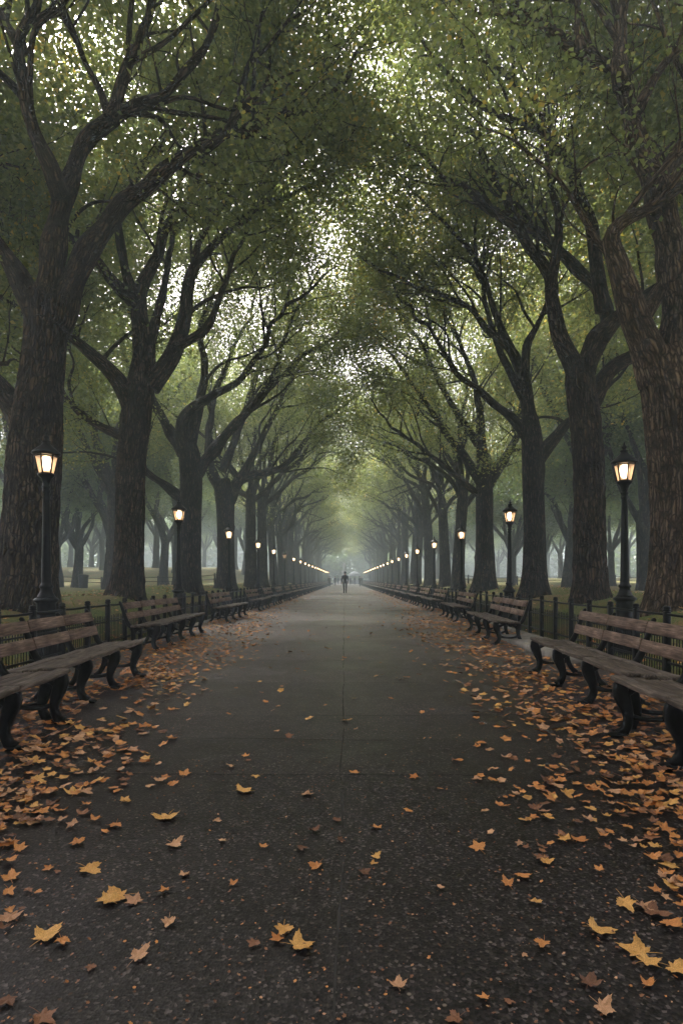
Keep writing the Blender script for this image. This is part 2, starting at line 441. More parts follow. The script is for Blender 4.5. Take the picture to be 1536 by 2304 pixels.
ys = np.r_[np.arange(-40, 60, 0.8), np.arange(60, 130, 2.0), np.arange(130, 521, 15)]
for side in (-1, 1):
    xs = side * np.r_[np.arange(3.8, 9, 0.2), np.arange(9, 30, 0.8), np.arange(30, 70, 3), np.arange(70, 321, 25)]
    if side < 0: xs = xs[::-1]
    sheet('lawn', xs, ys, height, M_LAWN, 'structure')
FALLOFF_STEPS = [(-40, 3.43, 0.62, 0.01), (3.43, 4.16, 0.72, 0.015), (4.16, 4.9, 0.86, 0.02), (4.9, 6.4, 1.04, 0.03), (6.4, 8.2, 1.35, 0.04), (8.2, 11.0, 1.75, 0.05), (11.0, 14.5, 2.15, 0.06), (14.5, 200.0, 2.45, 0.05)]
for a, b, k, wm in FALLOFF_STEPS:                          # light falloff put into the colour: asphalt steps paler with distance at cross joints
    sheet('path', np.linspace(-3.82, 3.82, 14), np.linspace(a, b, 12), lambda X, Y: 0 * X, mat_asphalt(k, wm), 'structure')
# wide plaza where the trees end, a step below the rest of the ground
sheet('ground', np.linspace(-330, 330, 12), np.linspace(-45, 530, 12), lambda X, Y: 0 * X - 0.6, M_LAWN, 'structure')

def ribbon(pts, w):
    pts = np.array(pts); d = np.gradient(pts, axis=0); n = np.c_[-d[:, 1], d[:, 0]]; n /= np.linalg.norm(n, axis=1)[:, None]
    ww = w * (0.45 + 0.9 * RNG.random(len(pts)))[:, None]
    a = pts + n * ww; b = pts - n * ww
    V = np.r_[np.c_[a, np.full(len(a), 0.004)], np.c_[b, np.full(len(b), 0.004)]]
    k = len(pts)
    Q = [(i, i + 1, k + i + 1, k + i) for i in range(k - 1)]
    return V, Q
mb = MB()
yy = np.arange(-3, 70, 0.09)
cx = 0.010 * np.cumsum(RNG.normal(size=len(yy))) * 0.16 + 0.008 * np.sin(yy * 3.1)
i = 0
while i < len(yy) - 4:
    k = int(RNG.integers(4, 22))
    if len(yy[i:i + k]) > 3:
        V, Q = ribbon(np.c_[cx[i:i + k], yy[i:i + k]], RNG.uniform(0.003, 0.0075)); mb.add(V, quads=Q)
    i += k + int(RNG.integers(0, 3))

for y0, xa, xb in ((3.43, -2.0, 1.0), (4.16, -1.05, 0.35), (4.9, -0.4, 2.1), (6.4, -2.6, 1.2), (8.2, -2.0, 2.6), (11.0, -3, 2.5), (14.5, -3, 3)):
    xx = np.arange(xa, xb, 0.06)
    V, Q = ribbon(np.c_[xx, y0 + 0.012 * np.sin(xx * 2.3 + y0) + np.cumsum(RNG.normal(size=len(xx))) * 0.003], 0.0045); mb.add(V, quads=Q)
tag(link('pavement_crack', mb.mesh('pavement_crack'), M_SEAM), kind='structure')
for side in (-1, 1):
    mb = MB()
    y = 2.0
    while y < 118:
        ln = 1.8
        mb.box((side * 3.72 - 0.07, y, -0.05), (side * 3.72 + 0.07, y + ln - 0.012, 0.055 + random.uniform(-0.008, 0.008)), bev=0.012)
        y += ln
    tag(link('kerb', mb.mesh('kerb'), M_CONC), kind='structure')

# ------------------------------------------------------------------ trees
def leaves_mesh(name, cen, size, up=0.55):
    n = len(cen)
    nrm = RNG.normal(size=(n, 3)); nrm[:, 2] = np.abs(nrm[:, 2]) + up; nrm /= np.linalg.norm(nrm, axis=1)[:, None]
    d = RNG.normal(size=(n, 3)); d[:, 2] -= 0.35
    d -= nrm * (d * nrm).sum(1)[:, None]; d /= np.linalg.norm(d, axis=1)[:, None] + 1e-9
    s = np.cross(nrm, d)
    L = (size * (0.65 + 0.7 * RNG.random(n)))[:, None]
    W = L * (0.30 + 0.12 * RNG.random(n))[:, None]
    fold = L * 0.12
    V = np.stack([cen - d * L * 0.5, cen + s * W + nrm * fold - d * L * 0.08, cen + d * L * 0.5, cen - s * W + nrm * fold - d * L * 0.08], 1).reshape(-1, 3)
    i = np.arange(n)[:, None] * 4
    T = np.r_[np.c_[i, i + 1, i + 2], np.c_[i, i + 2, i + 3]]
    return mesh_np(name, V, tris=T)

class Tree:
    def __init__(s, seed):
        s.r = np.random.default_rng(seed); s.mb = MB(); s.clusters = []; s.limbs = []; s.frontdrop = 0.0
    def trunk(s, P, detail=False):
        D = crom(P, 0.05 if detail else 0.12)
        ph = s.r.random() * 6.28; k1 = s.r.integers(4, 7)
        h0 = D[0][2]
        oo = Vector(s.r.random(3) * 30)
        kn = [(s.r.random() * 6.28, s.r.uniform(0.6, 7.0), s.r.uniform(0.05, 0.13), s.r.uniform(0.12, 0.3)) for _ in range(9)]
        def fun(ang, sg, r):
            fl = math.exp(-max(sg - 0.12, 0) / 0.38)
            ra = r * (1 + 0.34 * fl * (0.75 + 0.5 * np.cos(k1 * ang + ph)) + 0.03 * np.cos(3 * ang + sg * 1.3 + ph) + 0.02 * np.cos(7 * ang - sg * 2 + ph))
            for ka, kh, kr, kw in kn:
                da = np.abs((ang - ka + math.pi) % (2 * math.pi) - math.pi) * r
                ra = ra + kr * r * 1.1 * np.exp(-(da ** 2 + (sg - kh) ** 2) / kw ** 2)
            if detail and r > 0.08:
                add = np.array([noise.noise(Vector((math.cos(a) * 6.5 * r / 0.4, math.sin(a) * 6.5 * r / 0.4, sg * 0.9)) + oo) for a in ang])
                add2 = np.array([noise.noise(Vector((math.cos(a) * 15 * r / 0.4, math.sin(a) * 15 * r / 0.4, sg * 2.1)) + oo) for a in ang])
                ra = ra + 0.018 * (1 - 3 * np.abs(add)) + 0.014 * (1 - 2.6 * np.abs(add2))
            return ra
        s.mb.tube(D[:, :3], D[:, 3], n=110 if detail else 28, fun=fun, off=s.r.random() * 20)
        return D
    def limb(s, P, wob=0.05, main=True):
        D = crom(P, 0.16)
        m = len(D)
        w = s.r.normal(size=(m, 3)); 
        for _ in range(3): w = (w + np.roll(w, 1, 0) + np.roll(w, -1, 0)) / 3
        w *= np.linspace(0.0, 1, m)[:, None] * wob * 2.2
        D[:, :3] += w
        r = np.maximum(D[:, 3], 0.006)
        r = r * (1 + 0.13 * np.sin(np.arange(m) * 0.9 + s.r.random() * 6) * s.r.random())
        rm = r.max()
        n = 22 if rm > 0.13 else 14 if rm > 0.07 else 9 if rm > 0.03 else 5
        s.mb.tube(D[:, :3], r, n=n, off=s.r.random() * 20)
        D[:, 3] = r
        if main: s.limbs.append(D)
        return D
    def medium(s, n, length, side):
        """slender arching branches off the main limbs"""
        for D in list(s.limbs):
            if len(D) < 12: continue
            for _ in range(n):
                j = s.r.integers(int(len(D) * 0.22), int(len(D) * 0.7))
                p = D[j, :3]; d = D[j + 1, :3] - p; d /= np.linalg.norm(d) + 1e-9
                d = d + s.r.normal(size=3) * np.array((0.45, 0.6, 0.35)) + np.array((side * 0.2, 0, 0.25))
                L = length * s.r.uniform(0.7, 1.3); r0 = min(D[j, 3] * 0.55, 0.065)
                q = [np.r_[p, r0]]
                for i in range(6):
                    d = d / np.linalg.norm(d) + s.r.normal(size=3) * 0.26 + np.array((side * 0.04, 0, 0.06 - 0.03 * i)); d /= np.linalg.norm(d)
                    p = p + d * L / 6
                    q.append(np.r_[p, max(r0 * (1 - (i + 1) / 6.3), 0.010)])
                s.limb(q, 0.06)
    def twig(s, p, d, L, r, up, k=5, curl=0.35):
        pts = [np.r_[p, r]]
        d = d / np.linalg.norm(d)
        for i in range(k):
            d = d + s.r.normal(size=3) * curl * 0.5 + np.array((0, 0, up)) * 0.22
            d /= np.linalg.norm(d)
            p = p + d * L / k
            pts.append(np.r_[p, max(r * (1 - (i + 1) / k) ** 0.8, 0.005)])
        return s.limb(pts, 0.012, main=False)
    def sprout(s, every=0.75, t0=0.38, Ls=(1.3, 2.9), up=0.5, nt=3, side=0.0, low=0.0):
        for D in s.limbs:
            seg = np.r_[0, np.cumsum(np.linalg.norm(np.diff(D[:, :3], axis=0), axis=1))]
            tot = seg[-1]
            a = t0 * tot + s.r.random() * every
            while a < tot:
                i = min(np.searchsorted(seg, a), len(D) - 2)
                p, r = D[i, :3], D[i, 3]
                t = D[i + 1, :3] - D[i, :3]; t /= np.linalg.norm(t) + 1e-9
                q = s.r.normal(size=3); q -= t * (q @ t); q /= np.linalg.norm(q)
                dd = 0.55 * t + 0.75 * q + np.array((side * 0.12, 0, 0.35 * up))
                L = s.r.uniform(*Ls) * (1.0 - 0.25 * a / tot)
                S = s.twig(p, dd, L, min(0.55 * r, 0.016 * L + 0.008), up)
                s.leaf_along(S, 0.35, 0.33)
                for _ in range(nt):
                    j = s.r.integers(int(len(S) * 0.3), len(S) - 1)
                    t2 = S[j + 1, :3] - S[j, :3]; t2 /= np.linalg.norm(t2) + 1e-9
                    d2 = 0.6 * t2 + 0.8 * s.r.normal(size=3) * 0.6 + np.array((0, 0, 0.1))
                    T2 = s.twig(S[j, :3], d2, s.r.uniform(0.6, 1.5), min(0.6 * S[j, 3], 0.014), up * 0.5, k=4)
                    s.leaf_along(T2, 0.1, 0.33)
                a += every * s.r.uniform(0.6, 1.4)
            # the tip carries leaves too
            s.leaf_along(D[int(len(D) * 0.85):], 0.0, 0.3)
    def leaf_along(s, S, t0, step):
        seg = np.r_[0, np.cumsum(np.linalg.norm(np.diff(S[:, :3], axis=0), axis=1))]
        for a in np.arange(t0 * seg[-1], seg[-1] + 1e-6, step):
            s.clusters.append(S[min(np.searchsorted(seg, a), len(S) - 1), :3])
    def fill(s, cen, rad, n, shell=0.55):
        """more leaf clusters in the upper crown"""
        d = s.r.normal(size=(n, 3)); d /= np.linalg.norm(d, axis=1)[:, None]; d[:, 2] = np.abs(d[:, 2]) * 1.0 - 0.15
        q = shell + (1 - shell) * s.r.random(n)
        for v in cen + d * q[:, None] * rad: s.clusters.append(v)
    def leaves(s, per=34, sig=0.33, size=0.125):
        c = np.array(s.clusters)
        thick = np.concatenate([D[D[:, 3] > 0.04][::2, :3] for D in s.limbs])
        if len(thick):
            near = np.zeros(len(c), bool)
            for a in range(0, len(c), 500):
                q = c[a:a + 500]
                df = q[:, None, :] - thick[None]
                d2 = (df ** 2).sum(-1)
                front = (df[..., 1] < 0.25) & (df[..., 1] > -3.2) & (df[..., 0] ** 2 + df[..., 2] ** 2 < 0.24)
                near[a:a + 500] = (d2.min(1) < 0.40 ** 2) | (front.any(1) & (s.r.random(len(q)) < s.frontdrop))
            c = c[~near]
        k = s.r.integers(int(per * 0.5), int(per * 1.5), len(c))
        cen = np.repeat(c, k, axis=0)
        sg = np.repeat(sig * s.r.uniform(0.7, 1.4, len(c)), k)
        cen = cen + s.r.normal(size=cen.shape) * sg[:, None] * np.array((1.1, 1.1, 0.75)) + np.array((0, 0, 0.12))
        return cen, size
    def build(s, name, label, cat, group, base, bark, crown, per=34, sig=0.33, size=0.125):
        root = thing(name, label, cat, base, 0, group)
        s.mb.V = [v - np.array(base) for v in s.mb.V]
        child('trunk', s.mb.mesh('trunk', smooth=True, attr=True), bark, root)
        cen, size = s.leaves(per, sig, size)
        child('crown', leaves_mesh('crown', cen - np.array(base), size), crown, root)
        return root

def hero(seed, Y, trunk, limbs, label, group, bark, fills=(), per=36, detail=True, thin=1.0, every=0.6, t0=0.30):
    t = Tree(seed); t.frontdrop = 0.9
    sc = Y / F
    bx = (trunk[0][0] - VPX) * sc
    bz = float(height(np.array(bx), np.array(Y)))
    P = [np.r_[at(px, py, Y), r * sc * thin] for px, py, r in trunk]
    P[0][2] = min(P[0][2], bz) - 0.12
    t.trunk(P, detail)
    for dY, pts in limbs:
        k = len(pts)
        L = []
        for i, (px, py, r) in enumerate(pts):
            d = dY * (i / (k - 1)) ** 1.15
            L.append(np.r_[at(px, py, Y + d), r * (Y + d) / F * thin * (0.96 - 0.30 * min(1, 2.0 * i / (k - 1)))])
        t.limb(L, 0.08)
    t.medium(3, 3.8, -np.sign(bx))
    t.sprout(every=every, t0=t0)
    for px, py, dY, rad, n in fills:
        t.fill(at(px, py, Y + dY + 1.2), np.array(rad) * 1.1, int(n * 1.0))
    return t.build('shade_tree', label, 'tree', group, (bx, Y, bz), bark, M_CROWN, per=per, size=0.10)

GL, GR = 'trees of the left row', 'trees of the right row'
TREE_L = [10.7, 15.7, 21.7, 28.6]
TREE_R = [10.5, 14.0, 18.2, 24.6]

hero(11, 10.7,
     [(52, 1372, 62), (62, 1280, 58), (70, 1150, 54), (78, 1020, 53), (92, 890, 46), (102, 780, 42), (104, 690, 40), (106, 660, 34)],
     [(1.2, [(104, 720, 38), (114, 620, 31), (128, 510, 28), (146, 435, 26), (190, 335, 22), (248, 266, 20), (302, 238, 16), (380, 205, 14), (438, 150, 13), (474, 80, 12), (490, 0, 10), (500, -90, 7), (505, -180, 4)]),
      (0.6, [(250, 268, 18), (275, 195, 15), (293, 130, 14), (310, 60, 13), (335, -5, 11), (352, -80, 8), (360, -160, 4)]),
      (-0.8, [(246, 268, 11), (222, 200, 9), (178, 130, 8), (150, 60, 8), (122, -20, 6), (100, -110, 3)]),
      (-0.6, [(140, 450, 24), (112, 372, 20), (80, 300, 19), (52, 205, 18), (45, 112, 17), (60, 50, 15), (84, -20, 12), (90, -120, 7), (110, -220, 3)]),
      (0.8, [(46, 100, 14), (14, 50, 12), (-20, 0, 9), (-60, -80, 4)]),
      (-1.0, [(52, 215, 13), (0, 165, 10), (-60, 120, 8), (-130, 60, 4)]),
      (2.4, [(128, 742, 34), (160, 645, 31), (212, 545, 28), (270, 470, 25), (350, 402, 23), (430, 352, 19), (520, 310, 16), (640, 258, 12), (740, 204, 9), (800, 148, 6), (836, 85, 3)]),
      (1.2, [(460, 338, 10), (520, 285, 8), (570, 180, 7), (590, 60, 5), (640, -40, 3)]),
      (0.8, [(86, 715, 30), (42, 622, 27), (0, 555, 24), (-60, 480, 20), (-140, 380, 13), (-220, 240, 6)]),
      (1.0, [(62, 985, 34), (24, 905, 28), (-14, 842, 24), (-80, 770, 19), (-180, 660, 12), (-280, 520, 5)])],
     'massive furrowed tree at the front of the left row, behind the nearest left lamp', GL, M_BARK,
     fills=[(230, 110, 2.6, (1.9, 1.6, 1.6), 110), (90, 20, 2.6, (1.8, 1.6, 1.4), 80), (120, 60, 1.5, (2.6, 2.2, 2.0), 170), (420, 40, 2, (2.6, 2.2, 1.8), 150), (-60, 300, 1.5, (1.5, 2, 2.5), 90), (650, 60, 3, (1.8, 2, 1.5), 60)])

hero(12, 15.7,
     [(282, 1345, 40), (288, 1290, 37), (292, 1180, 35), (296, 1060, 35), (306, 950, 36), (316, 870, 34), (324, 800, 28), (322, 740, 26)],
     [(1.0, [(323, 760, 26), (312, 700, 24), (318, 650, 22), (350, 582, 19), (370, 520, 17), (420, 452, 15), (455, 382, 12), (478, 300, 9), (472, 220, 7), (500, 120, 4)]),
      (-1.0, [(312, 690, 20), (252, 632, 17), (202, 572, 16), (150, 530, 14), (80, 488, 12), (0, 440, 10), (-90, 370, 6), (-170, 280, 3)]),
      (2.2, [(338, 872, 27), (392, 792, 25), (418, 705, 22), (430, 622, 20), (472, 560, 15), (558, 492, 12), (640, 440, 9), (742, 400, 6), (815, 345, 3)]),
      (0.8, [(428, 640, 13), (450, 540, 11), (500, 460, 9), (590, 380, 8), (660, 330, 6), (720, 260, 3)]),
      (-1.6, [(300, 925, 28), (264, 852, 25), (202, 792, 20), (150, 752, 15), (60, 705, 11), (-60, 620, 6), (-140, 520, 3)]),
      (0.6, [(284, 985, 14), (212, 952, 13), (152, 900, 10), (128, 865, 8), (60, 800, 5), (-20, 740, 3)]),
      (-0.8, [(300, 670, 15), (272, 560, 13), (264, 470, 12), (292, 425, 11), (352, 335, 10), (420, 255, 8), (492, 178, 7), (565, 95, 5), (610, 20, 3)]),
      (1.6, [(400, 780, 15), (462, 738, 13), (500, 655, 10), (530, 560, 8), (600, 445, 6), (650, 360, 3)]),
      (2.6, [(330, 800, 18), (355, 700, 14), (380, 600, 11), (385, 480, 9), (360, 360, 7), (370, 240, 4)])],
     'broad brown tree second in the left row, between the first and second left lamps', GL, M_BARK, thin=0.84,
     fills=[(190, 300, 3, (2.6, 2, 2.2), 110), (330, 330, 2, (4, 2.5, 3.0), 190), (560, 280, 2, (3, 2.5, 2.4), 130), (60, 450, 1, (3, 2.5, 2.6), 130), (300, 80, 2, (5, 2.5, 2.0), 150)])

hero(13, 21.7,
     [(425, 1332, 33), (426, 1280, 30), (428, 1180, 28), (430, 1090, 27), (428, 1035, 28), (424, 1000, 22)],
     [(-1.5, [(424, 1040, 22), (410, 982, 20), (420, 932, 18), (482, 890, 14), (545, 850, 12), (592, 785, 9), (612, 720, 8), (682, 668, 6), (760, 600, 3)]),
      (2.0, [(436, 1070, 20), (472, 1024, 18), (524, 960, 15), (582, 900, 13), (630, 850, 11), (682, 800, 9), (742, 765, 6), (800, 700, 3)]),
      (-1.0, [(412, 1125, 15), (372, 1092, 13), (332, 1062, 11), (270, 990, 8), (180, 930, 5), (100, 880, 3)]),
      (1.0, [(412, 1020, 18), (372, 952, 15), (346, 900, 12), (330, 820, 9), (300, 720, 6), (270, 600, 3)]),
      (0.5, [(426, 1010, 17), (450, 902, 14), (462, 822, 12), (452, 722, 10), (500, 622, 8), (562, 520, 6), (640, 430, 3)]),
      (1.5, [(560, 925, 9), (610, 850, 8), (650, 740, 6), (700, 640, 4), (740, 560, 2.5)])],
     'tree third in the left row, right behind the second left lamp', GL, M_BARK2, thin=0.88, detail=False,
     fills=[(385, 480, 3, (2.8, 2, 3), 150), (455, 590, 3, (2.6, 2, 2.6), 110), (560, 470, 3, (2.6, 2, 2.4), 100), (420, 600, 2, (4.5, 2.5, 3.5), 190), (640, 560, 2, (3.2, 2.5, 3), 140), (520, 330, 2, (5, 2.5, 3), 150)])

hero(14, 28.6,
     [(508, 1326, 26), (509, 1260, 22), (507, 1170, 22), (504, 1110, 24), (500, 1080, 20)],
     [(1.0, [(515, 1130, 17), (542, 1078, 16), (600, 1062, 13), (642, 1048, 11), (682, 1000, 9), (722, 950, 7), (782, 905, 4), (830, 860, 2.5)]),
      (-1.0, [(540, 1080, 14), (562, 1040, 12), (602, 960, 10), (640, 880, 8), (702, 800, 5), (740, 720, 2.5)]),
      (1.0, [(540, 1085, 10), (515, 1045, 9), (495, 1030, 7), (460, 960, 4)]),
      (-1.5, [(497, 1100, 18), (476, 1060, 15), (470, 990, 13), (482, 900, 11), (520, 800, 8), (562, 715, 5), (590, 620, 2.5)]),
      (1.5, [(500, 1060, 13), (540, 960, 10), (570, 860, 8), (620, 760, 6), (650, 640, 3)])],
     'dark tree fourth in the left row, forking low behind the third left lamp', GL, M_BARK2, thin=0.88, detail=False,
     fills=[(745, 700, 3, (2.2, 2.5, 2.6), 70), (450, 640, 3, (3, 2.5, 3), 110), (690, 470, 3, (3.5, 2.5, 2.5), 110), (560, 740, 2, (4.5, 2.5, 4), 200), (680, 780, 2, (3, 2.5, 3.5), 120)])

hero(21, 10.5,
     [(1522, 1382, 62), (1524, 1300, 58), (1527, 1180, 57), (1528, 1050, 60), (1520, 930, 62), (1506, 850, 60), (1496, 790, 50)],
     [(-0.6, [(1480, 860, 44), (1446, 762, 38), (1412, 668, 34), (1388, 590, 30), (1376, 538, 26), (1402, 500, 22), (1462, 468, 19), (1550, 415, 16), (1640, 330, 9), (1700, 220, 4)]),
      (1.4, [(1510, 860, 52), (1530, 720, 43), (1512, 590, 40), (1490, 470, 36), (1452, 352, 31), (1424, 270, 27), (1392, 172, 22), (1332, 132, 18), (1262, 92, 16), (1200, 40, 14), (1122, -14, 11), (1040, -80, 7), (960, -150, 3)]),
      (0.6, [(1310, 118, 11), (1294, 58, 10), (1296, -20, 9), (1280, -110, 4)]),
      (0.4, [(1398, 195, 20), (1394, 100, 19), (1406, 0, 17), (1412, -90, 12), (1380, -200, 5)]),
      (-0.8, [(1432, 250, 14), (1482, 162, 12), (1534, 98, 11), (1600, 30, 8), (1680, -60, 3)]),
      (1.0, [(1486, 450, 28), (1520, 350, 25), (1570, 265, 20), (1640, 130, 13), (1700, -20, 5)]),
      (1.5, [(1446, 712, 20), (1502, 632, 20), (1570, 575, 17), (1660, 480, 11), (1760, 340, 4)])],
     'large furrowed tree, bark coloured as lit, at the front of the right row, cut by the frame edge', GR, M_BARK_LIT, per=24,
     fills=[(1330, 40, 2, (2.6, 2.2, 1.8), 150), (1480, 120, 2, (2, 2.2, 2.4), 120), (1100, 30, 2.5, (2.4, 2, 1.6), 100), (1420, 400, 0.2, (0.8, 0.8, 0.9), 24)])

hero(22, 14.0,
     [(1328, 1348, 38), (1327, 1280, 35), (1325, 1150, 34), (1322, 1030, 34), (1314, 930, 34), (1306, 860, 33), (1302, 815, 30)],
     [(0.8, [(1296, 835, 26), (1262, 765, 22), (1242, 685, 20), (1235, 622, 19), (1182, 542, 17), (1132, 492, 15), (1062, 440, 12), (1010, 395, 9), (950, 340, 7), (880, 290, 4), (830, 230, 2.5)]),
      (-0.6, [(1238, 650, 15), (1248, 580, 14), (1250, 480, 12), (1232, 400, 9), (1240, 300, 6), (1220, 200, 3)]),
      (2.0, [(1312, 835, 30), (1342, 764, 27), (1366, 722, 22), (1345, 655, 19), (1290, 602, 18), (1222, 542, 17), (1152, 482, 16), (1102, 392, 14), (1062, 322, 12), (1022, 268, 8), (960, 190, 4), (900, 100, 2.5)]),
      (-0.8, [(1348, 758, 25), (1392, 712, 22), (1450, 668, 18), (1530, 600, 12), (1640, 500, 5)]),
      (1.2, [(1330, 905, 24), (1372, 832, 22), (1432, 790, 20), (1510, 735, 14), (1620, 640, 7), (1700, 540, 3)]),
      (-1.2, [(1356, 700, 20), (1342, 602, 18), (1330, 522, 18), (1300, 422, 17), (1285, 352, 14), (1202, 292, 12), (1132, 250, 11), (1042, 202, 9), (980, 150, 7), (938, 85, 5), (890, 15, 3)]),
      (0.8, [(1290, 375, 12), (1296, 280, 11), (1306, 180, 9), (1310, 80, 6), (1330, -20, 3)]),
      (1.0, [(1200, 292, 10), (1150, 180, 9), (1080, 100, 7), (1050, 20, 5), (1000, -70, 2.5)])],
     'tall ridged tree second in the right row, left of the nearest right lamp', GR, M_BARK, thin=0.92, per=30,
     fills=[(1200, 330, 2, (3.6, 2.4, 2.8), 180), (980, 220, 2, (2.8, 2.4, 2.4), 150), (1400, 480, 2, (2.6, 2.4, 3), 120), (1250, 100, 2, (4, 2.4, 2), 130)])

hero(23, 18.2,
     [(1200, 1328, 36), (1201, 1270, 30), (1201, 1160, 28), (1199, 1070, 28), (1196, 1000, 28), (1190, 940, 22)],
     [(0.8, [(1192, 950, 22), (1176, 850, 18), (1160, 802, 16), (1122, 762, 13), (1062, 702, 11), (990, 660, 9), (905, 622, 7), (858, 600, 5), (800, 578, 3)]),
      (-1.0, [(1178, 860, 15), (1184, 782, 13), (1204, 740, 11), (1240, 640, 8), (1230, 540, 5), (1250, 440, 2.5)]),
      (1.8, [(1186, 990, 16), (1152, 942, 14), (1092, 892, 12), (1032, 845, 10), (982, 770, 8), (920, 690, 6), (850, 620, 3)]),
      (1.0, [(1212, 1030, 21), (1258, 972, 18), (1292, 940, 16), (1340, 900, 11), (1420, 820, 5)]),
      (-1.4, [(1160, 806, 12), (1110, 700, 10), (1080, 600, 9), (1000, 500, 7), (930, 430, 5), (870, 380, 2.5)]),
      (1.0, [(1190, 920, 15), (1140, 820, 12), (1100, 720, 10), (1090, 580, 8), (1130, 460, 4)])],
     'dark tree third in the right row, right of the second right lamp', GR, M_BARK2, thin=0.84, detail=False,
     fills=[(1110, 560, 3.2, (2.4, 2, 2.4), 100), (1262, 250, 3, (2, 2, 2), 70), (900, 420, 3.4, (3, 2.4, 2.4), 110), (1120, 560, 2, (4, 2.5, 3.4), 190), (920, 480, 2, (2.8, 2.5, 3), 150), (1300, 700, 2, (3, 2.5, 3), 100), (1000, 330, 2, (4, 2.5, 2.5), 110)])

hero(24, 24.6,
     [(1090, 1320, 30), (1090, 1260, 24), (1089, 1180, 21), (1089, 1110, 21), (1088, 1060, 18)],
     [(1.0, [(1084, 1090, 15), (1042, 1022, 12), (992, 962, 10), (932, 870, 8), (882, 800, 6), (822, 738, 3)]),
      (-1.0, [(1087, 1070, 17), (1080, 962, 13), (1070, 882, 11), (1048, 800, 8), (1000, 702, 5), (960, 600, 2.5)]),
      (0.8, [(1098, 1090, 15), (1140, 1022, 13), (1170, 960, 10), (1172, 890, 7), (1200, 800, 3)]),
      (1.6, [(1075, 1000, 11), (1010, 900, 9), (950, 780, 7), (890, 690, 5), (840, 640, 2.5)]),
      (-1.5, [(1072, 1110, 10), (1010, 1060, 8), (940, 1000, 7), (880, 960, 5), (820, 900, 2.5)])],
     'buttressed tree fourth in the right row, between the second and third right lamps', GR, M_BARK2, thin=0.9, detail=False,
     fills=[(835, 690, 3, (2.2, 2.5, 2.6), 70), (1050, 740, 2, (4, 2.5, 4), 190), (900, 700, 2, (3, 2.5, 3.5), 150)])

# prototypes for the rest of the rows: trunk forks at about 5 m and arches towards +x (the path)
def arch_tree(seed, h0, r0, reach, top, nl=6):
    t = Tree(seed)
    r = t.r
    lean = r.uniform(-0.25, 0.25)
    t.trunk([(0, 0, -0.15, r0 * 1.05), (0, 0, 0.8, r0), (lean * 0.4, 0, h0 * 0.55, r0 * 0.86), (lean, r.uniform(-.2, .2), h0, r0 * 0.8), (lean, 0, h0 + 0.5, r0 * 0.6)])
    base = np.array((lean, 0, h0))
    specs = [(1.0, 0.15, reach, top * 0.62), (0.9, -0.5, reach * 0.8, top * 0.75), (0.7, 0.6, reach * 0.62, top * 0.86),
             (0.15, -0.3, reach * 0.35, top), (-0.6, 0.4, reach * 0.55, top * 0.85), (-1.0, -0.3, reach * 0.75, top * 0.6), (0.95, 0.9, reach * 0.7, top * 0.55)][:nl]
    for i, (dx, dy, rc, tp) in enumerate(specs):
        start = base + np.array((0, 0, r.uniform(-1.0, 0.3)))
        rr = r0 * r.uniform(0.36, 0.54)
        pts = [np.r_[start, rr]]
        k = 6
        for j in range(1, k + 1):
            q = j / k
            x = dx * rc * (q ** 1.1) + r.normal() * 0.25
            y = dy * rc * 0.6 * q + r.normal() * 0.25
            z = (tp - h0) * (1 - (1 - q) ** 1.5) + r.normal() * 0.18
            pts.append(np.r_[start + np.array((x, y, z)), max(rr * (1 - q) ** 0.85, 0.02)])
        D = t.limb(pts)
        for _ in range(2):
            j = r.integers(int(len(D) * 0.3), int(len(D) * 0.6))
            p = D[j, :3]; d = D[j + 1, :3] - p; d /= np.linalg.norm(d)
            d = d + r.normal(size=3) * 0.45 + np.array((0, 0, 0.25))
            L = rc * r.uniform(0.45, 0.7)
            q2 = [np.r_[p, D[j, 3] * 0.7]]
            for s_ in range(4):
                d = d / np.linalg.norm(d) + r.normal(size=3) * 0.22 + np.array((0, 0, 0.07)); d /= np.linalg.norm(d)
                p = p + d * L / 4
                q2.append(np.r_[p, max(D[j, 3] * 0.7 * (1 - (s_ + 1) / 4), 0.012)])
            t.limb(q2)
    t.medium(1, 3.2, 1)
    t.sprout(every=1.0, t0=0.35, Ls=(1.2, 2.6), nt=3)
    t.fill(np.array((reach * 0.75, 0, top * 0.70)), np.array((reach * 0.45, 2.6, top * 0.2)), 60, 0.2)
    t.fill(np.array((reach * 0.3, 0, top * 0.72)), np.array((reach * 0.75, 3.0, top * 0.36)), 200, 0.45)
    t.fill(np.array((-reach * 0.5, 0, top * 0.66)), np.array((reach * 0.6, 3.0, top * 0.34)), 110, 0.4)
    return t

PROTO = []
for i, (sd, h0, r0, rc, tp) in enumerate(((31, 5.0, 0.36, 5.8, 14.5), (32, 4.4, 0.33, 5.5, 13.5), (33, 5.6, 0.37, 6.0, 15.5), (34, 4.8, 0.32, 5.7, 14.0))):
    PROTO.append(arch_tree(sd, h0, r0, rc, tp))

NUM = ['first', 'second', 'third', 'fourth', 'fifth', 'sixth', 'seventh', 'eighth', 'ninth', 'tenth', 'eleventh', 'twelfth']
roots = [None] * 4
def row_tree(i, X, Y, rz, sc, label, group):
    z = float(height(np.array(X), np.array(Y))) if X else 0
    k = i % 4
    if roots[k] is None:
        roots[k] = PROTO[k].build('shade_tree', label, 'tree', group, (0, 0, 0), M_BARK2, M_CROWN, per=20, sig=0.38, size=0.118)
        roots[k].location = (X, Y, z - 0.02); roots[k].rotation_euler = (0, 0, rz); roots[k].scale = sc
        return roots[k]
    return dup(roots[k], (X, Y, z - 0.02), rz, sc, label, group)

